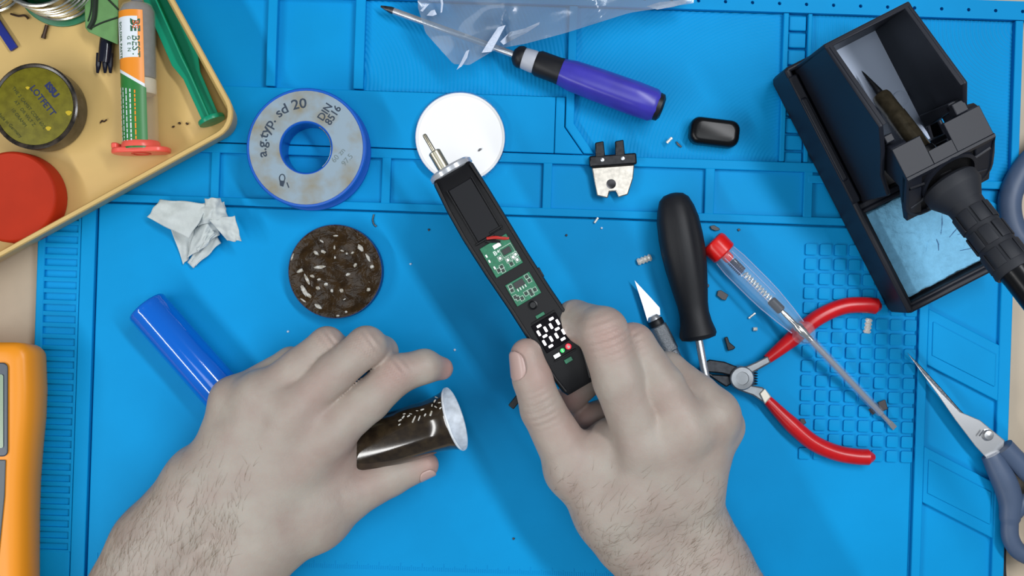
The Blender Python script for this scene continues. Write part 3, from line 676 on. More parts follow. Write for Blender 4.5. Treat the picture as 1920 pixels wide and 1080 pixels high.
mb = MB(); mb.tube([P(1413+7*math.cos(i*0.7), 695+i*0.55, 20+7*math.sin(i*0.7)) for i in range(50)], 1.2, 6); build(mb, 'return_spring', DSTEEL, t)
g1 = spline([P(1438, 674, 24), P(1480, 640, 22), P(1530, 598, 20), P(1580, 575, 18), P(1625, 572, 17), P(1652, 576, 17)], 7)
mb = MB(); n_ = len(g1); mb.tube(g1, [9+6*min(1, i/8) if i < n_-3 else 14-3*(i-n_+4) for i in range(n_)], 16); build(mb, 'grip', RED, t)
g2 = spline([P(1437, 748, 18), P(1478, 790, 18), P(1522, 828, 18), P(1565, 848, 17), P(1605, 856, 17), P(1640, 857, 17)], 7)
mb = MB(); mb.tube(g2, [9+6*min(1, i/8) if i < n_-3 else 14-3*(i-n_+4) for i in range(n_)], 16); build(mb, 'grip', RED, t)
slab('sleeve_end', [(1424, 738), (1434, 728), (1446, 744), (1434, 758)], 10, 30, mat('cream_metal', rgb(216, 210, 196), 0.4, metal=0.4), 2)

# scissors
SCB = mat('scissor_steel', rgb(206, 208, 210), 0.26, metal=0.85); SCH = mat('slate_plastic', rgb(74, 90, 116), 0.45, var=0.05, vscale=80)
t = thing('scissors', 'scissors with long pointed blades and slate grey handles at the right', 'scissors', P(1845, 818, 0))
def bl(name, pts, z0, z1, m, bev=1.2):
    mb = MB(); mb.loft([[P(x, y, z0) for x, y in pts], [P(x, y, z1) for x, y in pts]]); return build(mb, name, m, t, bevel=bev)
bl('blade', [(1700, 660), (1730, 690), (1764, 727), (1800, 768), (1834, 800), (1842, 830), (1815, 800), (1770, 748), (1728, 698)], 12, 17, DSTEEL)
bl('blade', [(1701, 661), (1735, 703), (1763, 734), (1800, 772), (1838, 788), (1862, 808), (1884, 826), (1880, 852), (1850, 860), (1828, 836), (1790, 786), (1758, 740), (1724, 694)], 17.5, 23, SCB)
mb = MB(); mb.lathe([(10.5, 22), (10.5, 26), (8, 29), (0.2, 30)], frame(P(1840, 812, 0)*A(1, 1, 0), (1, 0, 0), ey=(0, 1, 0)), 22); mbp = mb; build(mb, 'screw', SCB, t)
mb = MB(); q = P(1840, 812, 29.6); mb.box(-7, 7, -1, 1, -0.2, 0.9, T=frame(q, (0.6, 0.8, 0), ez=(0, 0, 1))); build(mb, 'screw_slot', DSTEEL, t)
hz = 22
h1_ = spline([P(1858, 852, hz), P(1872, 880, hz), P(1888, 915, hz), P(1895, 945, hz), P(1893, 980, hz), P(1895, 1010, hz), P(1912, 1035, hz), P(1945, 1045, hz), P(1985, 1020, hz), P(1990, 970, hz), P(1960, 935, hz), P(1922, 942, hz), P(1902, 960, hz)], 6)
mb = MB(); n_ = len(h1_); mb.tube(h1_, [18+5*math.sin(min(1, i/24)*math.pi) if i < 24 else 16 for i in range(n_)], 16, flat=0.8); build(mb, 'handle', SCH, t)
h2_ = spline([P(1882, 838, hz+4), P(1905, 862, hz+4), P(1935, 892, hz+4), P(1975, 915, hz+4), P(2030, 925, hz+4), P(2070, 890, hz+4), P(2040, 850, hz+4), P(1985, 860, hz+4)], 6)
mb = MB(); n_ = len(h2_); mb.tube(h2_, [19]*n_, 16, flat=0.8); build(mb, 'handle', SCH, t)
mb = MB(); mb.tube(spline([P(1884, 1000, -10), P(1880, 1040, -14), P(1882, 1090, -15), P(1895, 1150, -15)], 6), 6, 10); tag(build(mb, 'black_cable', RUBBER, loc=P(1882, 1050, -20)), 'thin black cable hanging by the lower scissors loop', 'cable')  # black tube stands in for the scissors' finger loop in shadow

# grey tool handle at the right edge
t = thing('tool_handle', 'curved slate blue tool handle at the right edge beside the iron', 'tool', P(1920, 370, ZD))
mb = MB(); mb.tube(spline([P(1975, 260, 14), P(1932, 300, 14), P(1905, 340, 12), P(1893, 378, 10), P(1898, 420, 8), P(1918, 452, 8), P(1960, 470, 8), P(2000, 440, 8), P(2008, 360, 10), P(1985, 280, 14)], 6), 21, 16, flat=0.9); build(mb, 'loop', SCH, t)

# multimeter
OR = mat('orange_plastic', rgb(240, 150, 34), 0.36, spec=0.4); LCD = mat('lcd_glass', rgb(146, 166, 140), 0.15); BEZ = mat('slate_bezel', rgb(62, 74, 88), 0.3)
t = thing('multimeter', 'orange multimeter with grey screen at the lower left edge', 'multimeter', P(-60, 860, ZD))
def ring_(z, right, top, r=20):
    # right edge sampled down the frame
    pts = []
    for i in range(6):
        a = math.radians(90-90*i/5); cx, cy = right(top+r)-r, top+r; pts.append((cx+r*math.cos(a), cy-r*math.sin(a)))
    for y in (730, 780, 840, 900, 960, 1020, 1080, 1140, 1230): pts.append((right(y), y))
    pts += [(-300, 1230), (-300, top)]
    return [P(x, y, z) for x, y in pts]
def edge(y, off): return off+6*math.exp(-((y-740)/90)**2)-9*(1/(1+math.exp(-(y-850)/40)))
mb = MB()
mb.loft([ring_(ZD, lambda y: edge(y, 80), 655), ring_(0, lambda y: edge(y, 84), 650), ring_(45, lambda y: edge(y, 82), 646, 24), ring_(85, lambda y: edge(y, 68), 643, 26), ring_(104, lambda y: edge(y, 50), 642, 26), ring_(112, lambda y: edge(y, 36), 652, 22), ring_(114, lambda y: edge(y, 24), 662, 20), ring_(114, lambda y: edge(y, 15), 672, 14)])
build(mb, 'body', OR, t, smooth=60)
mb = MB(); mb.loft([[P(x, y, z) for x, y in rrect(-260, 15, 680, 856, 10)] for z in (110, 118)]); bz = build(mb, 'bezel', BEZ, t, bevel=2)
mb = MB(); mb.loft([[P(x, y, z) for x, y in rrect(-240, 6, 702, 840, 4)] for z in (117, 119.5)]); build(mb, 'screen', LCD, bz)
mb = MB(); mb.loft([[P(x, y, z) for x, y in [(-260, 862), (11, 862), (9, 930), (2, 1000), (-4, 1060), (-10, 1220), (-260, 1220)]] for z in (110, 117)]); build(mb, 'keypad_panel', mat('grey_panel', rgb(92, 100, 106), 0.45), t, bevel=2)
# scraps and chips scattered on the mat
CHIP = mat('dark_plastic_chip', rgb(62, 58, 62), 0.4); SLV = TIN
def chip(name, label, cat, pts, z0, z1, m, group, bev=0.8):
    mb = MB(); mb.loft([[P(x, y, z0) for x, y in pts], [P(x, y, z1) for x, y in pts]]); c_ = np.mean(np.array([P(x, y, z0) for x, y in pts]), axis=0)
    return tag(build(mb, name, m, loc=c_, bevel=bev), label, cat, group)
g = 'plastic chips scattered on the mat'
chip('plastic_chip', 'dark chip above the red tester cap', 'chip', [(1331, 424), (1339, 422), (1349, 428), (1350, 431), (1342, 433), (1334, 430)], 0, 5, CHIP, g)
chip('plastic_chip', 'tiny dark chip right of the one above the tester cap', 'chip', [(1382, 430), (1386, 428), (1389, 431), (1385, 434)], 0, 3, CHIP, g)
chip('plastic_chip', 'grey square chip left of the clear tester handle', 'chip', [(1346, 545), (1352, 544), (1366, 553), (1361, 563), (1354, 562), (1344, 554)], 0, 6, CHIP, g)
chip('plastic_chip', 'black flared chip between screwdriver shaft and pliers', 'chip', [(1358, 633), (1364, 631), (1368, 642), (1379, 651), (1376, 655), (1365, 658)], 0, 9, BLACK, g, 1.5)
chip('plastic_chip', 'grey cube chip beside the tip of the tester', 'chip', [(1646, 754), (1660, 749), (1665, 767), (1651, 773)], 3, 13, CHIP, g, 1.2)
chip('plastic_chip', 'dark chip under the tester shaft near its tip', 'chip', [(1628, 768), (1638, 764), (1645, 772), (1636, 778)], 3, 7, CHIP, g)
chip('plastic_chip', 'dark speck on the grid by the lower plier grip', 'chip', [(1500, 785), (1508, 785), (1512, 793), (1506, 797), (1500, 792)], 3, 8, CHIP, g)
chip('plastic_chip', 'small dark crumb right of the black screwdriver handle', 'chip', [(1326, 531), (1330, 534), (1329, 539), (1325, 538)], 0, 3, CHIP, g)
chip('plastic_chip', 'thin dark sliver below the black rounded cap', 'chip', [(1267, 265), (1270, 266), (1279, 275), (1277, 277), (1270, 272)], -8, -5, CHIP, g)
g = 'solder lumps on the mat'
def lump(label, x, y, ang, L_, w):
    a_ = math.radians(ang); d_ = A(math.cos(a_), math.sin(a_), 0); c_ = P(x, y, 4); mb = MB(); n_ = 9
    mb.tube([c_+d_*L_*(i/(n_-1)-0.5) for i in range(n_)], [w*(0.7+0.35*(i % 2)) for i in range(n_)], 9, flat=0.6)
    tag(build(mb, 'solder_lump', TIN, loc=c_-A(0, 0, 4)), label, 'solder', g)
lump('ridged silver solder lump left of the black screwdriver', 1208, 487, 20, 28, 7)
lump('ridged silver solder lump below the iron stand on the grid', 1627, 611, 82, 28, 7.5)
lump('thin silver solder scrap above the black screwdriver', 1118, 413, 55, 12, 2.4)
lump('bright solder scrap between black cap and hinge bracket', 1255, 263, 45, 14, 3)
lump('white curved scrap left of the tester collar', 1410, 592, 38, 16, 2)
lump('tiny silver bead below the clear tester handle', 1416, 617, 0, 8, 4)
mb = MB(); mb.tube(spline([P(701, 402, 2), P(699, 412, 2), P(701, 420, 2), P(706, 425, 2)], 5), 1.6, 6); tag(build(mb, 'wire_offcut', DSTEEL, loc=P(702, 412, 0)), 'short curved wire offcut above the rosin tin', 'wire')
GL = mat('clear_crumb', rgb(190, 214, 236), 0.15)
for q, (x, y, lb) in enumerate(((853, 656, 'clear droplet right of the left hand index finger'), (770, 495, 'pale crumb between the rosin tin and the device'), (1128, 428, 'pale crumb under the hinge bracket'),
        (963, 1010, 'dark crumb between the two wrists'), (540, 622, 'pale crumb below the rosin tin'), (804, 431, 'dark crumb left of the device'), (1062, 441, 'dark crumb right of the device'), (1085, 395, 'dark crumb left of the hinge bracket'))):
    p = P(x, y, 1.5); mb = MB(); rg = random.Random(q); mb.lathe([(1.5, -1.5), (2.4, -0.6), (2.2, 0.6), (1, 1.5)], frame(p, (1, 0, 0), ey=(0, 1, 0)), 7, mod=lambda a, z: 0.7+0.5*rg.random())
    tag(build(mb, 'crumb', GL if 'pale' in lb or 'clear' in lb else CHIP, loc=p-A(0, 0, 1.5)), lb, 'crumb', 'crumbs on the mat')

# ================================================================ soldering iron stand
A0 = P(1443, 150, 0); E1 = nrm(A(0.455, -0.89, 0)); E2 = nrm(A(0.89, 0.455, 0))
def ST_(p): return A0*A(1, 1, 0)+E1*p[0]+E2*p[1]+A(0, 0, p[2])
STD = mat('stand_plastic', rgb(28, 31, 40), 0.46, spec=0.38, bump=0.05, bscale=4000)
STG = mat('stand_inner_plate', rgb(188, 202, 226), 0.5)
t = thing('iron_stand', 'black plastic soldering iron stand with deep box and sponge tray', 'stand', ST_((250, 105, 4)))
def extr(name, prof, a, b, m=STD, bev=2.0, par=None):
    mb = MB(); mb.loft([[ST_((x, a, z)) for x, z in prof], [ST_((x, b, z)) for x, z in prof]]); return build(mb, name, m, par or t, bevel=bev)
def sbox(name, x0, x1, y0, y1, z0, z1, m=STD, bev=2.0, par=None):
    mb = MB(); mb.box(x0, x1, y0, y1, z0, z1, T=ST_); return build(mb, name, m, par or t, bevel=bev)
ZB = 4.0; W = 212.0
mb = MB(); pl_ = rrect(0, 492, 0, W, 14)
mb.loft([[ST_((x, y, ZB)) for x, y in pl_], [ST_((x, y, 14)) for x, y in pl_]]); build(mb, 'base', STD, t, bevel=2)
sbox('side_wall', 2, 490, 0, 12, 10, 92, bev=4); sbox('side_wall', 2, 490, W-10, W, 10, 92, bev=4)
sbox('end_wall', 480, 492, 4, W-4, 10, 88, bev=4); sbox('end_wall', 0, 10, 4, W-4, 10, 92, bev=4)
extr('rail', [(18, 84), (18, 97), (265, 97), (272, 92), (272, 84)], -1, 16, bev=3)
extr('rail', [(60, 94), (64, 101), (225, 101), (230, 94)], 1, 11, bev=2)
sbox('divider', 276, 288, 6, W-6, 10, 84, bev=3)
sbox('tray_floor', 286, 484, 8, W-8, 12, 40)
# raised rim round the sponge well
for a in ((288, 296, 12, W-10), (474, 482, 12, W-10), (288, 482, 11, 17), (288, 482, W-17, W-10)): sbox('well_rim', a[0], a[1], a[2], a[3], 40, 86, bev=3)
# the deep box
wall = [(8, 14), (8, 250), (165, 300), (203, 262), (240, 215), (276, 200), (276, 14)]
extr('box_wall', wall, 20, 28, bev=2.5); extr('box_wall', wall[:4]+[(203, 120), (276, 90), (276, 14)], 168, 176, bev=2.5)
extr('box_wall', [(6, 14), (6, 250), (15, 253), (15, 14)], 20, 176, bev=2)
extr('box_lip', [(12, 246), (12, 252), (165, 301), (165, 295)], 26, 33, bev=1); extr('box_lip', [(12, 246), (12, 252), (165, 301), (165, 295)], 163, 170, bev=1)
sbox('inner_plate', 14, 228, 28, 168, 104, 112, STG, bev=0)
mb = MB(); mb.lathe([(14, 111), (14, 115), (12, 116), (0.2, 116)], lambda p: ST_((142+p[0], 152+p[1], p[2])), 24); build(mb, 'boss', STG, t)
sbox('cross_wall', 228, 238, 28, 168, 14, 180, bev=2)
# holder block
hold = [(196, 205), (200, 260), (206, 267), (262, 267), (330, 190), (322, 182), (268, 226), (240, 205)]
extr('holder_arm', hold, 34, 62, bev=2); extr('holder_arm', hold, 158, 190, bev=2)
extr('holder_bridge', [(236, 256), (236, 270), (263, 270), (268, 262)], 84.5, 125.5, bev=0)
extr('holder_bracket', [(182, 150), (182, 262), (196, 262), (206, 150)], 34, 50, bev=2); extr('holder_bracket', [(182, 150), (182, 262), (196, 262), (206, 150)], 150, 176, bev=2)
sbox('clip_window', 186, 206, 150, 172, 250, 272, bev=1.5)
extr('holder_top', [(207, 256), (207, 270), (263, 270), (268, 262)], 126, 190.5, bev=1); extr('holder_top', [(207, 256), (207, 270), (263, 270), (268, 262)], 33.5, 84, bev=1)
fo = ST_((263, 112, 270)); fdn = nrm(E1*67+A(0, 0, -80)); fn_ = nrm(np.cross(E2, fdn)); fn_ = fn_ if fn_[2] > 0 else -fn_
def FC(p): return fo+E2*p[0]+fdn*p[1]+fn_*p[2]
out = [(-78, 0), (78, 0), (78, 40)]+[(78-38+38*math.cos(a), 66+38*math.sin(a)) for a in [math.radians(x) for x in range(0, 91, 18)]]+[(-40-38*math.sin(a), 66+38*math.cos(a)) for a in [math.radians(x) for x in range(0, 91, 18)]]+[(-78, 40)]
DKP = mat('pocket_plastic', rgb(12, 12, 14), 0.6)  # darker stand plastic, shade of the face pockets put into the colour
mb = MB(); mb.loft([[FC((x, y, -14)) for x, y in out], [FC((x, y, -6)) for x, y in out]]); build(mb, 'face_plate', DKP, t)
mb = MB(); mb.tube([FC((x, y, -3)) for x, y in out], 4.5, 6, ring=True); build(mb, 'face_rim', STD, t)
mb = MB(); mb.lathe([(44, -8), (50, -8), (50, 2), (44, 2)], lambda p: FC((p[0], p[1]+48, p[2])), 36, closed_prof=True); build(mb, 'face_ring', STD, t)
for a in (25, 62, 118, 155, -20, -160, 200):
    r_ = math.radians(a); dx_, dy_ = math.cos(r_), math.sin(r_)
    mb = MB(); mb.tube([FC((48*dx_, 48+48*dy_, -3)), FC((max(-76, min(76, 78*dx_)), max(2, min(102, 48+66*dy_)), -3))], 3.5, 6); build(mb, 'rib', STD, t)

# sponge
SPO = mat('blue_sponge', rgb(126, 190, 226), 0.9, spec=0.1, var=0.07, vscale=300)
nt = SPO.node_tree; N = nt.nodes; tc = N.new('ShaderNodeTexCoord'); n1 = N.new('ShaderNodeTexNoise'); n1.inputs['Scale'].default_value = 330; n1.inputs['Detail'].default_value = 5
nt.links.new(tc.outputs['Object'], n1.inputs['Vector']); bp = N.new('ShaderNodeBump'); bp.inputs['Strength'].default_value = 0.9; bp.inputs['Distance'].default_value = 0.0016
nt.links.new(n1.outputs['Fac'], bp.inputs['Height']); nt.links.new(bp.outputs['Normal'], N['Principled BSDF'].inputs['Normal'])
rg = np.random.RandomState(5)
def sp_edge(x0, x1, y0, y1, n=22):
    o = []
    for (a, b) in (((x0, y0), (x1, y0)), ((x1, y0), (x1, y1)), ((x1, y1), (x0, y1)), ((x0, y1), (x0, y0))):
        for i in range(n): q = i/n; o.append((a[0]*(1-q)+b[0]*q+rg.uniform(-1.1, 1.1), a[1]*(1-q)+b[1]*q+rg.uniform(-1.1, 1.1)))
    return o
ed = sp_edge(299, 468, 19, 193); cx_, cy_ = 383, 106
mb = MB(); mb.loft([[ST_((x, y, 41)) for x, y in ed], [ST_((x, y, 66)) for x, y in ed]]+[[ST_((cx_+(x-cx_)*q, cy_+(y-cy_)*q, 69+rg.uniform(-0.8, 0.8))) for x, y in ed] for q in (0.97, 0.85, 0.7, 0.5, 0.3, 0.12)])
sp = tag(build(mb, 'cleaning_sponge', SPO, loc=ST_((383, 106, 41)), smooth=40), 'light blue cleaning sponge in the tray of the iron stand', 'sponge')
CUT = mat('sponge_cut', rgb(70, 110, 150), 0.9)
for (x0, y0, x1, y1) in ((1766, 400, 1764, 440), (1800, 430, 1822, 415), (1795, 440, 1830, 432), (1780, 445, 1800, 420), (1800, 470, 1845, 462), (1760, 470, 1756, 448), (1818, 448, 1850, 440)):
    mb = MB(); p0, p1 = P(x0, y0, 69.2), P(x1, y1, 69.2); mb.tube([p0, (p0+p1)/2+A(1.5, 1, 0), p1], [0.5, 1.0, 0.4], 5); build(mb, 'cut_mark', CUT, sp)

# soldering iron standing in it
Q = ST_((299, 108, 228)); ud = nrm(E1*216+E2*30+A(0, 0, 94)); fi = frame(Q, E2, ez=ud)
t = thing('soldering_iron', 'black soldering iron with ribbed grip resting in its stand', 'soldering iron', ST_((300, 108, 200)))
BRZ = mat('burnt_steel', rgb(86, 78, 62), 0.22, metal=0.6, var=0.3, vscale=300)
mb = MB(); mb.lathe([(0.5, -252), (2.2, -244), (7, -206), (8, -196)], fi, 18); build(mb, 'tip', DSTEEL, t)
mb = MB(); mb.lathe([(8, -198), (14.5, -194), (16, -188), (16, -150), (17, -148), (17, -60)], fi, 24); build(mb, 'barrel', BRZ, t)
mb = MB(); mb.lathe([(15, -72), (22, -68), (23, -50), (20, -46), (20, -10), (30, -4), (30, 6)], fi, 6, mod=None); build(mb, 'nut', BLACK, t, bevel=1.5)
mb = MB(); mb.lathe([(28, -4), (42, 0), (46, 5), (46, 20), (44, 24), (36, 36), (30, 46)], fi, 36); build(mb, 'collar', RUBBER, t)
mb = MB(); mb.lathe([(30, 44), (29, 60), (29, 100), (31, 160), (33, 176), (31, 180), (27, 180)], fi, 36); build(mb, 'grip', RUBBER, t)
for row in range(3):
    for col in range(8):
        a = 2*math.pi*(col+0.5*(row % 2))/8; s0_ = 60+row*38; rr = 29.2+row*0.6
        mb = MB(); mb.sheet(lambda u_, v_: fi(((rr+1.3)*math.cos(a+(u_-0.5)*0.6), (rr+1.3)*math.sin(a+(u_-0.5)*0.6), s0_+30*v_)), 4, 2); build(mb, 'grip_pad', RUBBER, t, smooth=60, solid=2.4, bevel=0.6)
mb = MB(); mb.lathe([(27, 178), (26, 190), (25, 300), (22, 360), (14, 400)], fi, 30); build(mb, 'handle', BLACKG, t)
mb = MB(); mb.tube(spline([fi((0, 0, 398)), fi((0, 0, 440)), fi((0, -30, 500)), fi((30, -150, 560)), fi((80, -330, 560))], 8), 9, 10); build(mb, 'cord', RUBBER, t)

# ================================================================ opened cordless iron in the right hand
ZC = 150.0
tp = P(848, 323, ZC); bt = P(1085, 728, ZC); dd = nrm(bt-tp); DL = np.linalg.norm(bt-tp)
nn = nrm(np.cross(A(0, 0, 1), dd))            # to screen right
if nn[0] < 0: nn = -nn
def DV(p): return tp+dd*p[0]+nn*p[1]+A(0, 0, p[2])
dev = thing('cordless_iron', 'opened black cordless soldering iron with lit two digit display held in hand', 'soldering iron', DV((DL/2, 0, -45)))
q_ = DL/470.0
stations = [(0, 38, 0, 30), (6, 41, 0, 34), (60, 44, -1, 38), (120, 45, -1, 40), (200, 44, 1, 40), (280, 43, 5, 40), (340, 44, 8, 40), (390, 42, 7, 39), (430, 37, 4, 36), (460, 31, 2, 32), (469, 27, 2, 28)]
loops = []
for s_, hw, off, hh in stations:
    lp = []
    for i in range(28):
        a = 2*math.pi*i/28; c_, s2 = math.cos(a), math.sin(a)
        x = hw*0.95*math.copysign(abs(c_)**0.6, c_); z = hh*math.copysign(abs(s2)**0.75, s2)
        z = min(z, 26*hh/40); lp.append(DV((s_*q_, x+off, z)))
    loops.append(lp)
SHELL = mat('device_shell', rgb(15, 15, 18), 0.42, spec=0.28, bump=0.04, bscale=5000)
mb = MB(); mb.loft(loops); build(mb, 'shell', SHELL, dev, smooth=50)
zt2 = 26.5
def dslab(name, s0_, s1_, y0, y1, z0, z1, m, bev=0.8, par=None):
    mb = MB(); mb.box(s0_*q_, s1_*q_, y0, y1, z0, z1, T=DV); return build(mb, name, m, par or dev, bevel=bev)
for y in (-36, 34):                           # raised edges of the open half-shell
    mb = MB(); mb.tube([DV((s_*q_, off+(hw-7)*(1 if y > 0 else -1), zt2-1)) for s_, hw, off, hh in stations[1:-1]], 3.0, 8); build(mb, 'shell_edge', SHELL, dev)
dslab('battery_cover', 30, 140, -22, 22, zt2-3, zt2+1.5, mat('cover_plastic', rgb(17, 18, 23), 0.5, spec=0.3), 1.2)
for y in (-24, 24): dslab('cover_groove', 28, 142, y-1.2, y+1.2, zt2-1, zt2+2.5, SHELL, 0.4)
dslab('crossbar', 140, 144, -28, 8, zt2-2, zt2+4, SHELL, 0.8); dslab('crossbar', 134, 138, 2, 27, zt2-2, zt2+3.5, SHELL, 0.8)
PCB = mat('green_circuit_board', rgb(18, 122, 84), 0.35, col2=rgb(12, 104, 72), vscale=900)
SILK = mat('white_silkscreen', rgb(216, 232, 222), 0.5); CHIPB = mat('black_chip', rgb(18, 18, 20), 0.3); PADM = mat('solder_pad', rgb(200, 204, 200), 0.25, metal=0.8)
def comp(b, s_, y, ls, ly, h_, m, nm): dslab(nm, s_-ls/2, s_+ls/2, y-ly/2, y+ly/2, zt2+3.4, zt2+3.4+h_, m, 0.3, b)
b1 = dslab('circuit_board', 152, 214, -26, 26, zt2-2, zt2+3.4, PCB, 0.5)
comp(b1, 163, 2, 8, 14, 1.6, PADM, 'solder_pad'); comp(b1, 180, 12, 11, 15, 4, CHIPB, 'chip')
def outline(b, s0_, s1_, y0, y1):
    mb = MB(); z = zt2+3.7
    mb.tube([DV((s0_*q_, y0, z)), DV((s0_*q_, y1, z)), DV((s1_*q_, y1, z)), DV((s1_*q_, y0, z))], 0.7, 4, ring=True); build(mb, 'silk_line', SILK, b, smooth=0)
outline(b1, 171, 189, 2, 24)
for (s_, y) in ((196, 6), (196, 16), (205, 8), (204, 20), (186, -4), (194, 22)): comp(b1, s_, y, 5.5, 4, 2, CHIPB if (s_ % 2) else PADM, 'component'); outline(b1, s_-4.5, s_+4.5, y-3.4, y+3.4)
for (s_, y) in ((204, -16), (208, -10), (201, -9)): comp(b1, s_, y, 5, 4, 2, CHIPB, 'component'); outline(b1, s_-4.2, s_+4.2, y-3.2, y+3.2)
for (s_, y) in ((170, -22), (181, -22), (196, -20)): comp(b1, s_, y, 6, 3, 1.4, PADM, 'solder_pad')
text_part('B+', 11, lambda p: DV(((177-p[1])*q_, -2+p[0]-8, zt2+3.8)), 'lettering', SILK, b1, 'LEFT', bold=0.3)
b2 = dslab('circuit_board', 234, 279, -20, 27, zt2-2, zt2+3.4, PCB, 0.5)
comp(b2, 244, 2, 12, 18, 4, CHIPB, 'chip')
for y in (-5, 0, 5, 10): comp(b2, 253, y, 6, 2, 1, SILK, 'pin')
for (s_, y) in ((240, 19), (248, 20), (241, -13), (248, -14), (266, -12), (270, -6), (266, 4), (272, 12), (266, 12), (262, -15), (268, 20)): comp(b2, s_, y, 5, 4, 2, CHIPB, 'component'); outline(b2, s_-4.2, s_+4.2, y-3.2, y+3.2)
REDW = mat('red_wire', rgb(190, 50, 44), 0.4)
mb = MB(); mb.tube(spline([DV((142*q_, -6, zt2+3)), DV((147*q_, 4, zt2+7)), DV((154*q_, 14, zt2+7)), DV((160*q_, 22, zt2+5))], 6), 2.6, 8); build(mb, 'wire', REDW, dev)
mb = MB(); mb.tube(spline([DV((144*q_, 2, zt2+3)), DV((150*q_, 10, zt2+8)), DV((158*q_, 18, zt2+6)), DV((162*q_, 26, zt2+4))], 6), 2.2, 8); build(mb, 'wire', REDW, dev)
mb = MB(); mb.tube(spline([DV((145*q_, -10, zt2+3)), DV((150*q_, -4, zt2+6)), DV((156*q_, 6, zt2+5)), DV((160*q_, 10, zt2+4))], 6), 2.4, 8); build(mb, 'wire', BLACK, dev)
mb = MB(); mb.lathe([(8, zt2-1), (8, zt2+2.5), (6, zt2+3), (5, zt2+1), (0.3, zt2+1)], lambda p: DV((291*q_+p[0], 4+p[1], p[2])), 20); build(mb, 'screw', BLACKG, dev)
dslab('connector', 311, 317, -2, 14, zt2-1, zt2+3, PCB, 0.4)
dslab('side_switch', 236, 256, 40, 46, 6, 18, BLACK, 1)
dslab('display_bar', 318.5, 321.5, -14, 31, zt2-1, zt2+3.5, SHELL, 0.6); dslab('display_bar', 399.5, 402.5, -12, 29, zt2-1, zt2+3.5, SHELL, 0.6)
dsp = dslab('display', 323, 381, -17, 31, zt2-2, zt2+2.6, mat('display_glass', rgb(8, 6, 12), 0.5, spec=0.1), 1)
SEG = mat('lit_segment', rgb(255, 250, 255), 0.4, emit=(1, 0.97, 1, 1), estr=3.0); RLED = mat('red_led', rgb(255, 60, 70), 0.4, emit=(1, 0.02, 0.05, 1), estr=1.0); GLED = mat('green_led', rgb(40, 200, 90), 0.4, emit=(0.03, 0.8, 0.2, 1), estr=0.5)
def digit(cy, s0_):
    L_ = 15.0; h_ = 21.5; w_ = 13.3; r_ = 2.1; zz = zt2+3.0
    sl = 0.0
    for (a, b) in (((2.6, 0), (w_-2.6, 0)), ((0, 6), (0, h_-5)), ((w_, 6), (w_, h_-5)), ((2.6, h_), (w_-2.6, h_)), ((0, h_+5), (0, 2*h_-6)), ((w_, h_+5), (w_, 2*h_-6)), ((2.6, 2*h_), (w_-2.6, 2*h_))):
        mb = MB(); p0 = DV(((s0_+a[1])*q_, cy+a[0], zz)); p1 = DV(((s0_+b[1])*q_, cy+b[0], zz))
        mb.tube([p0, p0+(p1-p0)*0.12, p0+(p1-p0)*0.88, p1], [1.6, r_, r_, 1.6], 8, flat=0.3, up=(0, 0, 1)); build(mb, 'lit_segment', SEG, dsp)
digit(-11.5, 330); digit(12.5, 330)
mb = MB(); mb.lathe([(5.0, 0), (5.0, 2.2), (4, 3)], lambda p: DV((390*q_+p[0], 20.5+p[1], zt2+p[2])), 16); l1 = build(mb, 'indicator_lamp', RLED, dev)
mb = MB(); mb.box(-1.8, 1.8, -2, 2, 3, 3.6, T=lambda p: DV((391*q_+p[0], 20.5+p[1], zt2+p[2]))); mb.tube([DV((389*q_, 18.7, zt2+3.3)), DV((385.8*q_, 20.5, zt2+3.3)), DV((389*q_, 22.3, zt2+3.3))], 0.6, 4); build(mb, 'lock_symbol', SILK, l1)
mb = MB(); mb.lathe([(3.8, 0), (3.8, 2), (3, 2.6)], lambda p: DV((391*q_+p[0], 8.5+p[1], zt2+p[2])), 14); l2 = build(mb, 'indicator_lamp', GLED, dev)
mb = MB(); mb.box(-3, 3, -0.8, 0.8, 2.6, 3.1, T=lambda p: DV((391*q_+p[0], 8.5+p[1], zt2+p[2]))); build(mb, 'symbol', SILK, l2)
dslab('button', 390, 398, -10, 2, zt2-1, zt2+3, PADM, 0.5); dslab('port', 408, 416, 2, 16, zt2-2, zt2+1.5, PCB, 0.5)
CAPC = mat('clear_collar', rgb(206, 210, 216), 0.2, metal=0.5)
def ring_dev(prof, m, nm, off=0.0):
    mb = MB(); mb.lathe(prof, lambda p: DV((p[2]*q_, p[0]+off, p[1]*0.85-4)), 28); return build(mb, nm, m, dev)
ring_dev([(37, 2), (40, 0), (40, -8), (36, -12), (20, -13)], CAPC, 'front_collar')
NICK = mat('nickel_sleeve', rgb(186, 180, 160), 0.3, metal=0.9)
ring_dev([(11, -10), (11, -50), (9, -52), (5, -52)], NICK, 'tip_sleeve', -9); ring_dev([(3.8, -50), (3.8, -86), (2.8, -89)], NICK, 'tip_rod', -9)
# lever sticking out under the thumb
mb = MB(); mb.box(-14, 14, -6, 6, -4, 4, T=frame(P(967, 752, 95), (0.62, 0.78, 0), ez=(0, 0, 1))); mb.box(10, 60, -5, 5, -4, 3, T=frame(P(967, 752, 95), (0.8, 0.6, 0), ez=(0, 0, 1))); build(mb, 'lower_tab', BLACK, dev, bevel=1.5)

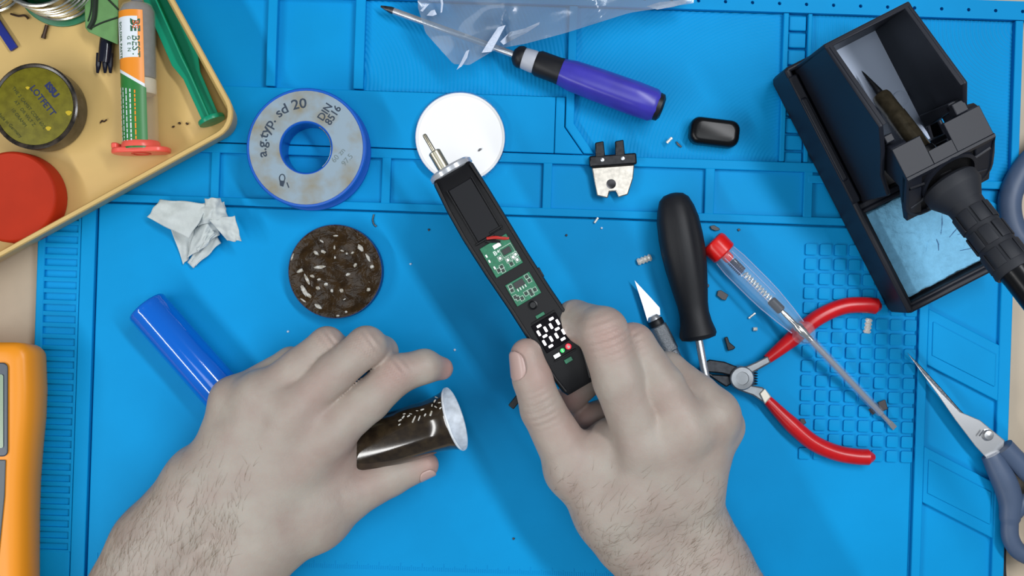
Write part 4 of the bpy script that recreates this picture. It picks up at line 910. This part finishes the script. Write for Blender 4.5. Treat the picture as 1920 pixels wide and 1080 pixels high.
# dark can in the left hand
ZK = 92.0; o1 = P(851, 786, ZK+12); o0 = P(662, 846, ZK-18); cd_ = nrm(o1-o0); CL = np.linalg.norm(o1-o0); fc = frame(o0, np.cross(cd_, A(0, 0, 1)), ez=cd_)
CANM = mat('dark_brown_lacquer', rgb(32, 24, 16), 0.14, col2=rgb(52, 42, 28), vscale=250, coat=0.5)
t = thing('metal_can', 'small dark brown can with flared silvery open end in the left hand', 'can', A(*((o0+o1)/2)[:2], 20))
mb = MB(); mb.lathe([(40, -3), (47, 0), (48, 6), (48, CL-40), (49, CL-30), (52, CL-12), (55, CL-4), (55.5, CL), (54.8, CL), (53.2, CL-8), (49, CL-22), (47.4, CL-44), (0.3, CL-46)], fc, 48); build(mb, 'body', CANM, t)
mb = MB(); mb.lathe([(56.5, CL-1), (58, CL+1), (57.5, CL+3.5), (54.5, CL+3), (51.5, CL-8), (47, CL-22), (45.5, CL-32), (0.3, CL-34)], fc, 48, cap0=False); build(mb, 'liner', mat('dull_aluminium', rgb(226, 232, 238), 0.35, metal=0.1, var=0.15, vscale=300), t)
rg = random.Random(11)
def on_can(px, py, lift_=1.0):
    """outer surface of the can under a frame pixel"""
    best = None
    for zz in np.linspace(ZK+60, ZK-10, 141):
        p = P(px, py, zz); v = p-o0; s_ = np.dot(v, cd_); r = np.linalg.norm(v-cd_*s_)
        rs = 48 if s_ < CL-35 else 48+10*(s_-CL+35)/35
        if r <= rs+lift_: return p
    return None
for (x, y, L_, w_, an) in ((812, 740, 6, 2.5, 50), (818, 745, 5, 2, -20), (815, 752, 6, 2.4, 60), (824, 755, 5, 2, 10), (810, 760, 5, 2.2, 80), (817, 763, 5, 2.2, -30), (826, 765, 5, 2.2, 40), (808, 775, 10, 3.2, 70), (792, 768, 7, 2.5, 20), (797, 778, 6, 2.6, 60),
        (776, 786, 14, 2.6, 65), (786, 784, 10, 2, 70), (766, 780, 6, 2.2, 30), (756, 782, 7, 2.4, 50), (750, 788, 7, 2.4, 30), (758, 776, 5, 2, 10), (770, 776, 5, 1.6, -10), (782, 770, 4, 1.4, 0), (749, 796, 5, 2, 40), (838, 797, 6, 2, 70)):
    p = on_can(x, y)
    if p is None: continue
    a_ = math.radians(an); q = on_can(x+L_*0.5*math.cos(a_), y-L_*0.5*math.sin(a_)); q0 = on_can(x-L_*0.5*math.cos(a_), y+L_*0.5*math.sin(a_))
    if q is None or q0 is None: continue
    mb = MB(); mb.tube([q0, p, q], [w_*0.5, w_*0.6, w_*0.4], 6, flat=0.5, up=(0, 0, 1)); build(mb, 'white_mark', FLECK, t)

# ================================================================ the person: two bare hands and forearms
def surface_nets(f, org, h):
    ins = f < 0; sh = [slice(0, -1), slice(1, None)]
    cnt = np.zeros(tuple(n-1 for n in f.shape), np.int8)
    for i in (0, 1):
        for j in (0, 1):
            for k in (0, 1): cnt += ins[sh[i], sh[j], sh[k]]
    act = np.argwhere((cnt > 0) & (cnt < 8)); n = len(act)
    idx = -np.ones(cnt.shape, np.int64); idx[tuple(act.T)] = np.arange(n)
    acc = np.zeros((n, 3)); w = np.zeros(n)
    for ax in range(3):
        for b in (0, 1):
            for c in (0, 1):
                o = [0, 0, 0]; oth = [q for q in range(3) if q != ax]; o[oth[0]] = b; o[oth[1]] = c
                p0 = act+np.array(o); e = [0, 0, 0]; e[ax] = 1; p1 = p0+np.array(e)
                f0 = f[tuple(p0.T)]; f1 = f[tuple(p1.T)]; m = (f0 < 0) != (f1 < 0)
                t_ = np.where(m, f0/np.where(m, f0-f1, 1), 0); pt = p0.astype(float); pt[:, ax] += t_
                acc[m] += pt[m]-act[m]; w[m] += 1
    verts = (act+acc/w[:, None])*h+org
    faces = []
    for ax in range(3):
        b, c = [q for q in range(3) if q != ax]
        lo = [slice(None)]*3; hi = [slice(None)]*3; lo[ax] = slice(0, -1); hi[ax] = slice(1, None)
        ch = np.argwhere(ins[tuple(lo)] != ins[tuple(hi)])
        ok = (ch[:, b] > 0) & (ch[:, c] > 0) & (ch[:, b] < f.shape[b]-1) & (ch[:, c] < f.shape[c]-1); ch = ch[ok]
        flip = ins[tuple(ch.T)]
        def at(db, dc): q = ch.copy(); q[:, b] += db; q[:, c] += dc; return idx[tuple(q.T)]
        quad = np.stack([at(-1, -1), at(0, -1), at(0, 0), at(-1, 0)], 1)
        if ax == 1: flip = ~flip
        quad[~flip] = quad[~flip][:, ::-1]; faces.append(quad)
    return verts, np.concatenate(faces)
def smin(a, b, k):
    h_ = np.maximum(k-np.abs(a-b), 0)/k; return np.minimum(a, b)-h_*h_*k*0.25
class Field:
    def __init__(s, lo, hi, h):
        s.h = h; s.lo = np.array(lo, float); s.ax = [np.arange(lo[i], hi[i]+h, h).astype(np.float32) for i in range(3)]; s.shape = tuple(len(a) for a in s.ax)
    def new(s): return np.full(s.shape, 400.0, np.float32)
    def cone(s, g, a, b, ra, rb, k, squash=None):
        m = max(ra, rb)+k+14; lo = np.minimum(a, b)-m; hi = np.maximum(a, b)+m
        sl = tuple(slice(max(0, int((lo[i]-s.lo[i])/s.h)), max(0, int((hi[i]-s.lo[i])/s.h)+2)) for i in range(3))
        X = s.ax[0][sl[0]][:, None, None]-a[0]; Y = s.ax[1][sl[1]][None, :, None]-a[1]; Z = s.ax[2][sl[2]][None, None, :]-a[2]
        d = b-a; L2 = max(np.dot(d, d), 1e-6)
        t_ = np.clip((X*d[0]+Y*d[1]+Z*d[2])/L2, 0, 1)
        D = np.sqrt((X-t_*d[0])**2+(Y-t_*d[1])**2+(Z-t_*d[2])**2)-(ra+t_*(rb-ra))
        g[sl] = smin(g[sl], D.astype(np.float32), k) if k else np.minimum(g[sl], D)
def make_arm(name, spec, parent, skin, h=3.5):
    lo, hi = spec['box']; F = Field(lo, hi, h); palm = F.new()
    for a, b, ra, rb, k in spec['palm']: F.cone(palm, a, b, ra, rb, k)
    fing = None
    for ch in spec['fingers']:
        g = F.new()
        for (a, ra), (b, rb) in zip(ch[:-1], ch[1:]): F.cone(g, a, b, ra, rb, 7)
        fing = g if fing is None else smin(fing, g, 5)
    f = smin(palm, fing, 11)
    for c_, r_, amp in spec.get('dents', []):                       # shallow hollows
        X = F.ax[0][:, None, None]-c_[0]; Y = F.ax[1][None, :, None]-c_[1]; Z = F.ax[2][None, None, :]-c_[2]
        f = f+amp*np.exp(-(X*X+Y*Y+Z*Z)/(r_*r_)).astype(np.float32)
    f[0] = f[-1] = 5; f[:, 0] = f[:, -1] = 5; f[:, :, 0] = f[:, :, -1] = 5
    v, q = surface_nets(f, F.lo, h)
    me = bpy.data.meshes.new(name); org = ORI[parent.name]
    me.from_pydata(((v-org)*S).tolist(), [], q.tolist()); me.validate()
    bm = bmesh.new(); bm.from_mesh(me); bmesh.ops.recalc_face_normals(bm, faces=bm.faces)
    for _ in range(2): bmesh.ops.smooth_vert(bm, verts=bm.verts, factor=0.5, use_axis_x=True, use_axis_y=True, use_axis_z=True)
    bm.to_mesh(me); bm.free()
    me.polygons.foreach_set('use_smooth', [True]*len(me.polygons)); me.materials.append(skin)
    o = bpy.data.objects.new(name, me); COL.objects.link(o); o.parent = parent; ORI[o.name] = org
    n = len(me.vertices); co = np.zeros(n*3); me.vertices.foreach_get('co', co); co = co.reshape(-1, 3)/S+org
    no = np.zeros(n*3); me.vertices.foreach_get('normal', no); no = no.reshape(-1, 3)
    pk = np.zeros(n)
    for c_, r_, wgt in spec['pink']: pk = np.maximum(pk, wgt*np.exp(-((co-c_)**2).sum(1)/(r_*r_)))
    at = me.attributes.new('flush', 'FLOAT', 'POINT'); at.data.foreach_set('value', pk.astype(np.float32))
    cr = np.zeros(n)
    at2 = me.attributes.new('crease', 'FLOAT', 'POINT')
    for c_, d_, r_ in spec.get('creases', []):                      # knuckle folds run across the finger
        rel = co-c_; al = rel@nrm(d_); e = np.exp(-(rel**2).sum(1)/(r_*r_)); cr = np.maximum(cr, e)
        cr_w = e*np.sin(al*0.55)
        cr = np.where(e > 0.02, cr, cr)
        spec.setdefault('_w', np.zeros(n)); spec['_w'] += cr_w
    at2.data.foreach_set('value', spec.get('_w', np.zeros(n)).astype(np.float32))
    return o, co, no
# skin
SKIN = bpy.data.materials.new('skin'); SKIN.use_nodes = True; nt = SKIN.node_tree; N = nt.nodes; L = nt.links; b = N['Principled BSDF']
b.inputs['Roughness'].default_value = 0.5; b.inputs['Specular IOR Level'].default_value = 0.35
b.inputs['Subsurface Weight'].default_value = 0.18; b.inputs['Subsurface Radius'].default_value = (1, 0.4, 0.25); b.inputs['Subsurface Scale'].default_value = 0.002
tc = N.new('ShaderNodeTexCoord'); n1 = N.new('ShaderNodeTexNoise'); n1.inputs['Scale'].default_value = 70; n1.inputs['Detail'].default_value = 5; L.new(tc.outputs['Object'], n1.inputs['Vector'])
r1 = N.new('ShaderNodeValToRGB'); r1.color_ramp.elements[0].position = 0.32; r1.color_ramp.elements[1].position = 0.68
r1.color_ramp.elements[0].color = rgb(164, 148, 138); r1.color_ramp.elements[1].color = rgb(172, 163, 152); L.new(n1.outputs['Fac'], r1.inputs['Fac'])
fl = N.new('ShaderNodeAttribute'); fl.attribute_name = 'flush'; mx = N.new('ShaderNodeMix'); mx.data_type = 'RGBA'
L.new(fl.outputs['Fac'], mx.inputs[0]); L.new(r1.outputs['Color'], mx.inputs[6]); mx.inputs[7].default_value = rgb(186, 138, 130); L.new(mx.outputs[2], b.inputs['Base Color'])
vo = N.new('ShaderNodeTexVoronoi'); vo.inputs['Scale'].default_value = 900; vo.feature = 'DISTANCE_TO_EDGE'; L.new(tc.outputs['Object'], vo.inputs['Vector'])
bp = N.new('ShaderNodeBump'); bp.inputs['Strength'].default_value = 0.16; bp.inputs['Distance'].default_value = 0.0004; L.new(vo.outputs['Distance'], bp.inputs['Height'])
n3 = N.new('ShaderNodeTexNoise'); n3.inputs['Scale'].default_value = 260; n3.inputs['Detail'].default_value = 4; L.new(tc.outputs['Object'], n3.inputs['Vector'])
bp2 = N.new('ShaderNodeBump'); bp2.inputs['Strength'].default_value = 0.22; bp2.inputs['Distance'].default_value = 0.0008; L.new(n3.outputs['Fac'], bp2.inputs['Height']); L.new(bp.outputs['Normal'], bp2.inputs['Normal'])
ca = N.new('ShaderNodeAttribute'); ca.attribute_name = 'crease'; bp3 = N.new('ShaderNodeBump'); bp3.inputs['Strength'].default_value = 0.35; bp3.inputs['Distance'].default_value = 0.0009
L.new(ca.outputs['Fac'], bp3.inputs['Height']); L.new(bp2.outputs['Normal'], bp3.inputs['Normal']); L.new(bp3.outputs['Normal'], b.inputs['Normal'])
NAIL = mat('fingernail', rgb(188, 160, 152), 0.3, spec=0.5); HAIR = mat('arm_hair', rgb(112, 90, 64), 0.6)

def J(px, py, z, r): return (P(px, py, z), r/kz(z))     # joint: place and radius as seen in the frame
def C(a, b, k=16): return (a[0], b[0], a[1], b[1], k)
person = thing('person', 'person with bare hands and forearms holding the opened iron and a dark can', 'person', P(820, 1080, 0))

# ---- left hand
n_ = A(0.864, 0.503)
def rail(px, py, z, r, off): return J(px+n_[0]*off, py+n_[1]*off, z, r)
fa = [rail(245, 1265, 112, 100, -58), rail(362, 1064, 112, 99, -62), rail(448, 948, 118, 84, -64)]
fb_ = [rail(245, 1265, 112, 100, 58), rail(362, 1064, 112, 99, 60), rail(455, 952, 114, 84, 60)]
mi, mm, mr, mp = J(616, 812, 160, 46), J(552, 768, 170, 43), J(492, 744, 156, 41), J(440, 752, 126, 42)
wl, wr_ = J(410, 905, 128, 70), J(500, 935, 128, 74)
wm = J(455, 915, 136, 68)
tc0, tm = J(585, 958, 104, 62), J(648, 930, 96, 48)
palmL = [C(fa[0], fa[1]), C(fa[1], fa[2]), C(fb_[0], fb_[1]), C(fb_[1], fb_[2]), C(fa[2], fb_[2], 20), C(fa[2], wl), C(fb_[2], wr_), C(wl, mp, 20), C(wm, mr, 20), C(wm, mm, 20), C(wr_, mi, 20), C(wl, mr, 20), C(wr_, mm, 20),
         C(mp, mr, 22), C(mr, mm, 22), C(mm, mi, 22), C(fb_[2], tc0, 30), C(wr_, tc0, 30), C(tc0, J(630, 858, 108, 44), 34), C(J(540, 870, 120, 60), tc0, 30), C(J(540, 870, 120, 60), J(610, 815, 130, 48), 26), C(tc0, tm, 24)]
fingL = [[mi, J(691, 751, 156, 40), J(743, 702, 150, 38), J(796, 687, 138, 32), J(828, 691, 112, 22)],
         [mm, J(628, 698, 180, 38), J(687, 649, 174, 37), J(716, 660, 112, 30), J(712, 690, 72, 26)],
         [mr, J(562, 688, 160, 36), J(613, 646, 150, 33), J(640, 660, 98, 28), J(640, 690, 62, 24)],
         [mp, J(545, 680, 104, 29), J(574, 688, 66, 25), J(584, 706, 46, 22)],
         [tm, J(732, 893, 80, 37), J(798, 872, 74, 25)]]
spec = dict(box=(P(130, 1260, 0)*A(1, 1, 0)+A(-40, -20, 6), P(880, 570, 0)*A(1, 1, 0)+A(0, 0, 262)), palm=palmL, fingers=fingL,
            dents=[(P(588, 795, 210), 24, 3.5), (P(524, 760, 210), 22, 3.0), (P(466, 755, 195), 20, 3.0)],
            pink=[(J(740, 690, 190, 1)[0], 36, 0.35), (P(838, 692, 115), 30, 0.75), (P(690, 640, 200), 30, 0.2), (P(812, 868, 80), 34, 0.6), (P(660, 870, 130), 60, 0.25), (P(600, 740, 205), 60, 0.12), (P(615, 635, 165), 26, 0.2)],
            creases=[(P(735, 690, 195), P(742, 700, 166)-P(662, 772, 160), 24), (P(686, 645, 205), P(686, 650, 170)-P(592, 722, 166), 22), (P(612, 640, 180), A(1, 0.8, 0), 20)])
armL, coL, noL = make_arm('arm', spec, person, SKIN)
# ---- right hand
n_ = A(0.85, -0.5)
fa = [rail(1402, 1270, 112, 84, -42), rail(1292, 1082, 114, 80, -38), rail(1228, 970, 124, 72, -48)]
fb_ = [rail(1402, 1270, 112, 84, 42), rail(1294, 1080, 112, 80, 38), rail(1234, 965, 122, 74, 46)]
mi, mm, mr, mp = J(1206, 836, 194, 48), J(1284, 802, 198, 45), J(1334, 780, 172, 44), J(1350, 800, 134, 40)
wl, wr_, wm = J(1185, 930, 150, 66), J(1285, 915, 140, 66), J(1238, 925, 152, 64)
tc0, tm = J(1150, 955, 138, 64), J(1078, 878, 150, 52)
palmR = [C(fa[0], fa[1]), C(fa[1], fa[2]), C(fb_[0], fb_[1]), C(fb_[1], fb_[2]), C(fa[2], fb_[2], 20), C(fa[2], wl), C(fb_[2], wr_), C(wr_, mp, 20), C(wm, mr, 20), C(wm, mm, 20), C(wl, mi, 20), C(wr_, mr, 20), C(wl, mm, 20),
         C(mp, mr, 22), C(mr, mm, 22), C(mm, mi, 22), C(fa[2], tc0, 30), C(wl, tc0, 30), C(J(1190, 880, 140, 60), tc0, 30), C(J(1190, 880, 140, 60), J(1150, 830, 150, 46), 26), C(tc0, tm, 24), C(tm, J(1150, 840, 150, 44), 30)]
fingR = [[mi, J(1162, 712, 212, 50), J(1130, 622, 214, 47), J(1078, 600, 152, 37), J(1030, 616, 84, 29)],
         [mm, J(1240, 726, 206, 44), J(1186, 648, 190, 42), J(1124, 690, 100, 32), J(1068, 748, 86, 28)],
         [mr, J(1308, 742, 166, 40), J(1252, 696, 140, 36), J(1165, 765, 84, 30), J(1096, 786, 76, 27)],
         [mp, J(1292, 750, 94, 31), J(1212, 804, 64, 26), J(1150, 822, 60, 23)],
         [tm, J(1017, 768, 176, 41), J(998, 710, 184, 37), J(987, 664, 186, 30)]]
spec = dict(box=(P(900, 1260, 0)*A(1, 1, 0)+A(0, -20, 6), P(1480, 540, 0)*A(1, 1, 0)+A(30, 0, 292)), palm=palmR, fingers=fingR,
            dents=[(P(1248, 825, 236), 24, 3.5), (P(1312, 795, 228), 22, 3.0)],
            pink=[(P(1145, 632, 255), 40, 0.45), (P(972, 650, 205), 36, 0.45), (P(1020, 700, 200), 44, 0.4), (P(1185, 612, 215), 34, 0.35), (P(1065, 748, 100), 34, 0.7), (P(1095, 786, 95), 34, 0.6), (P(1262, 770, 232), 44, 0.15), (P(1060, 800, 190), 50, 0.25)],
            creases=[(P(1146, 634, 250), P(1130, 622, 214)-P(1186, 795, 190), 30), (P(1015, 768, 215), P(987, 664, 186)-P(1078, 878, 150), 24), (P(1183, 640, 225), A(-0.5, 1, 0), 20)])
armR, coR, noR = make_arm('arm', spec, person, SKIN)
# nails
def nail(par, base, tip, up, r0, r1, span=0.8):
    ax_ = nrm(tip-base); up = nrm(up-ax_*np.dot(up, ax_)); sd_ = np.cross(ax_, up)
    def fn(u_, v_):
        w = (1-abs(2*v_-1)**3.2)**0.5 if 0 < v_ < 1 else 0.25
        a_ = (u_-0.5)*2*span*max(w, 0.3); rr = r0+(r1-r0)*v_
        return base+(tip-base)*v_+rr*(math.cos(a_)*up+math.sin(a_)*sd_)
    mb = MB(); mb.sheet(fn, 8, 10); build(mb, 'fingernail', NAIL, par, smooth=80, solid=1.6)
nail(armR, P(996, 704, 185), P(984, 652, 187), A(-0.78, -0.10, 0.62), 34.5, 27.5, 0.72)
nail(armL, P(782, 877, 77), P(812, 868, 74), A(0.35, -0.75, 0.55), 27, 22, 0.7)
# fine arm hair
def hairs(arm, co, no, sel, direction, n, seed):
    rg = np.random.RandomState(seed); ids = np.nonzero(sel)[0]; mb = MB()
    for i in rg.choice(ids, n):
        p = co[i]; nr = nrm(no[i]); d_ = nrm(direction+A(*rg.normal(0, 0.28, 3))); d_ = nrm(d_-nr*np.dot(d_, nr))
        L_ = rg.uniform(12, 30); s_ = nrm(np.cross(d_, nr)); cv = s_*rg.normal(0, 4); pts = []
        for j in range(4):
            q = j/3; c_ = p+d_*L_*q+cv*q*q+nr*(0.2+4.5*q*(1.15-q)); w_ = 0.15*(1-0.75*q); pts.append((c_-s_*w_, c_+s_*w_))
        vs_ = [x for pr in pts for x in pr]; mb.add(vs_, [(2*j, 2*j+1, 2*j+3, 2*j+2) for j in range(3)])
    o = build(mb, 'arm_hair', HAIR, arm, smooth=0); o['kind'] = 'stuff'
yL = -coL[:, 1]+540; xL = coL[:, 0]+960
hairs(armL, coL, noL, (noL[:, 2] > -0.1) & (yL > 800+170*np.random.RandomState(3).rand(len(yL))) & (xL+ (yL-900)*0.3 < 520), A(0.2, 1.0, 0), 2600, 1)
yR = -coR[:, 1]+540; xR = coR[:, 0]+960
hairs(armR, coR, noR, (noR[:, 2] > -0.1) & (yR > 830+160*np.random.RandomState(4).rand(len(yR))), A(0.6, 0.7, 0), 2200, 2)
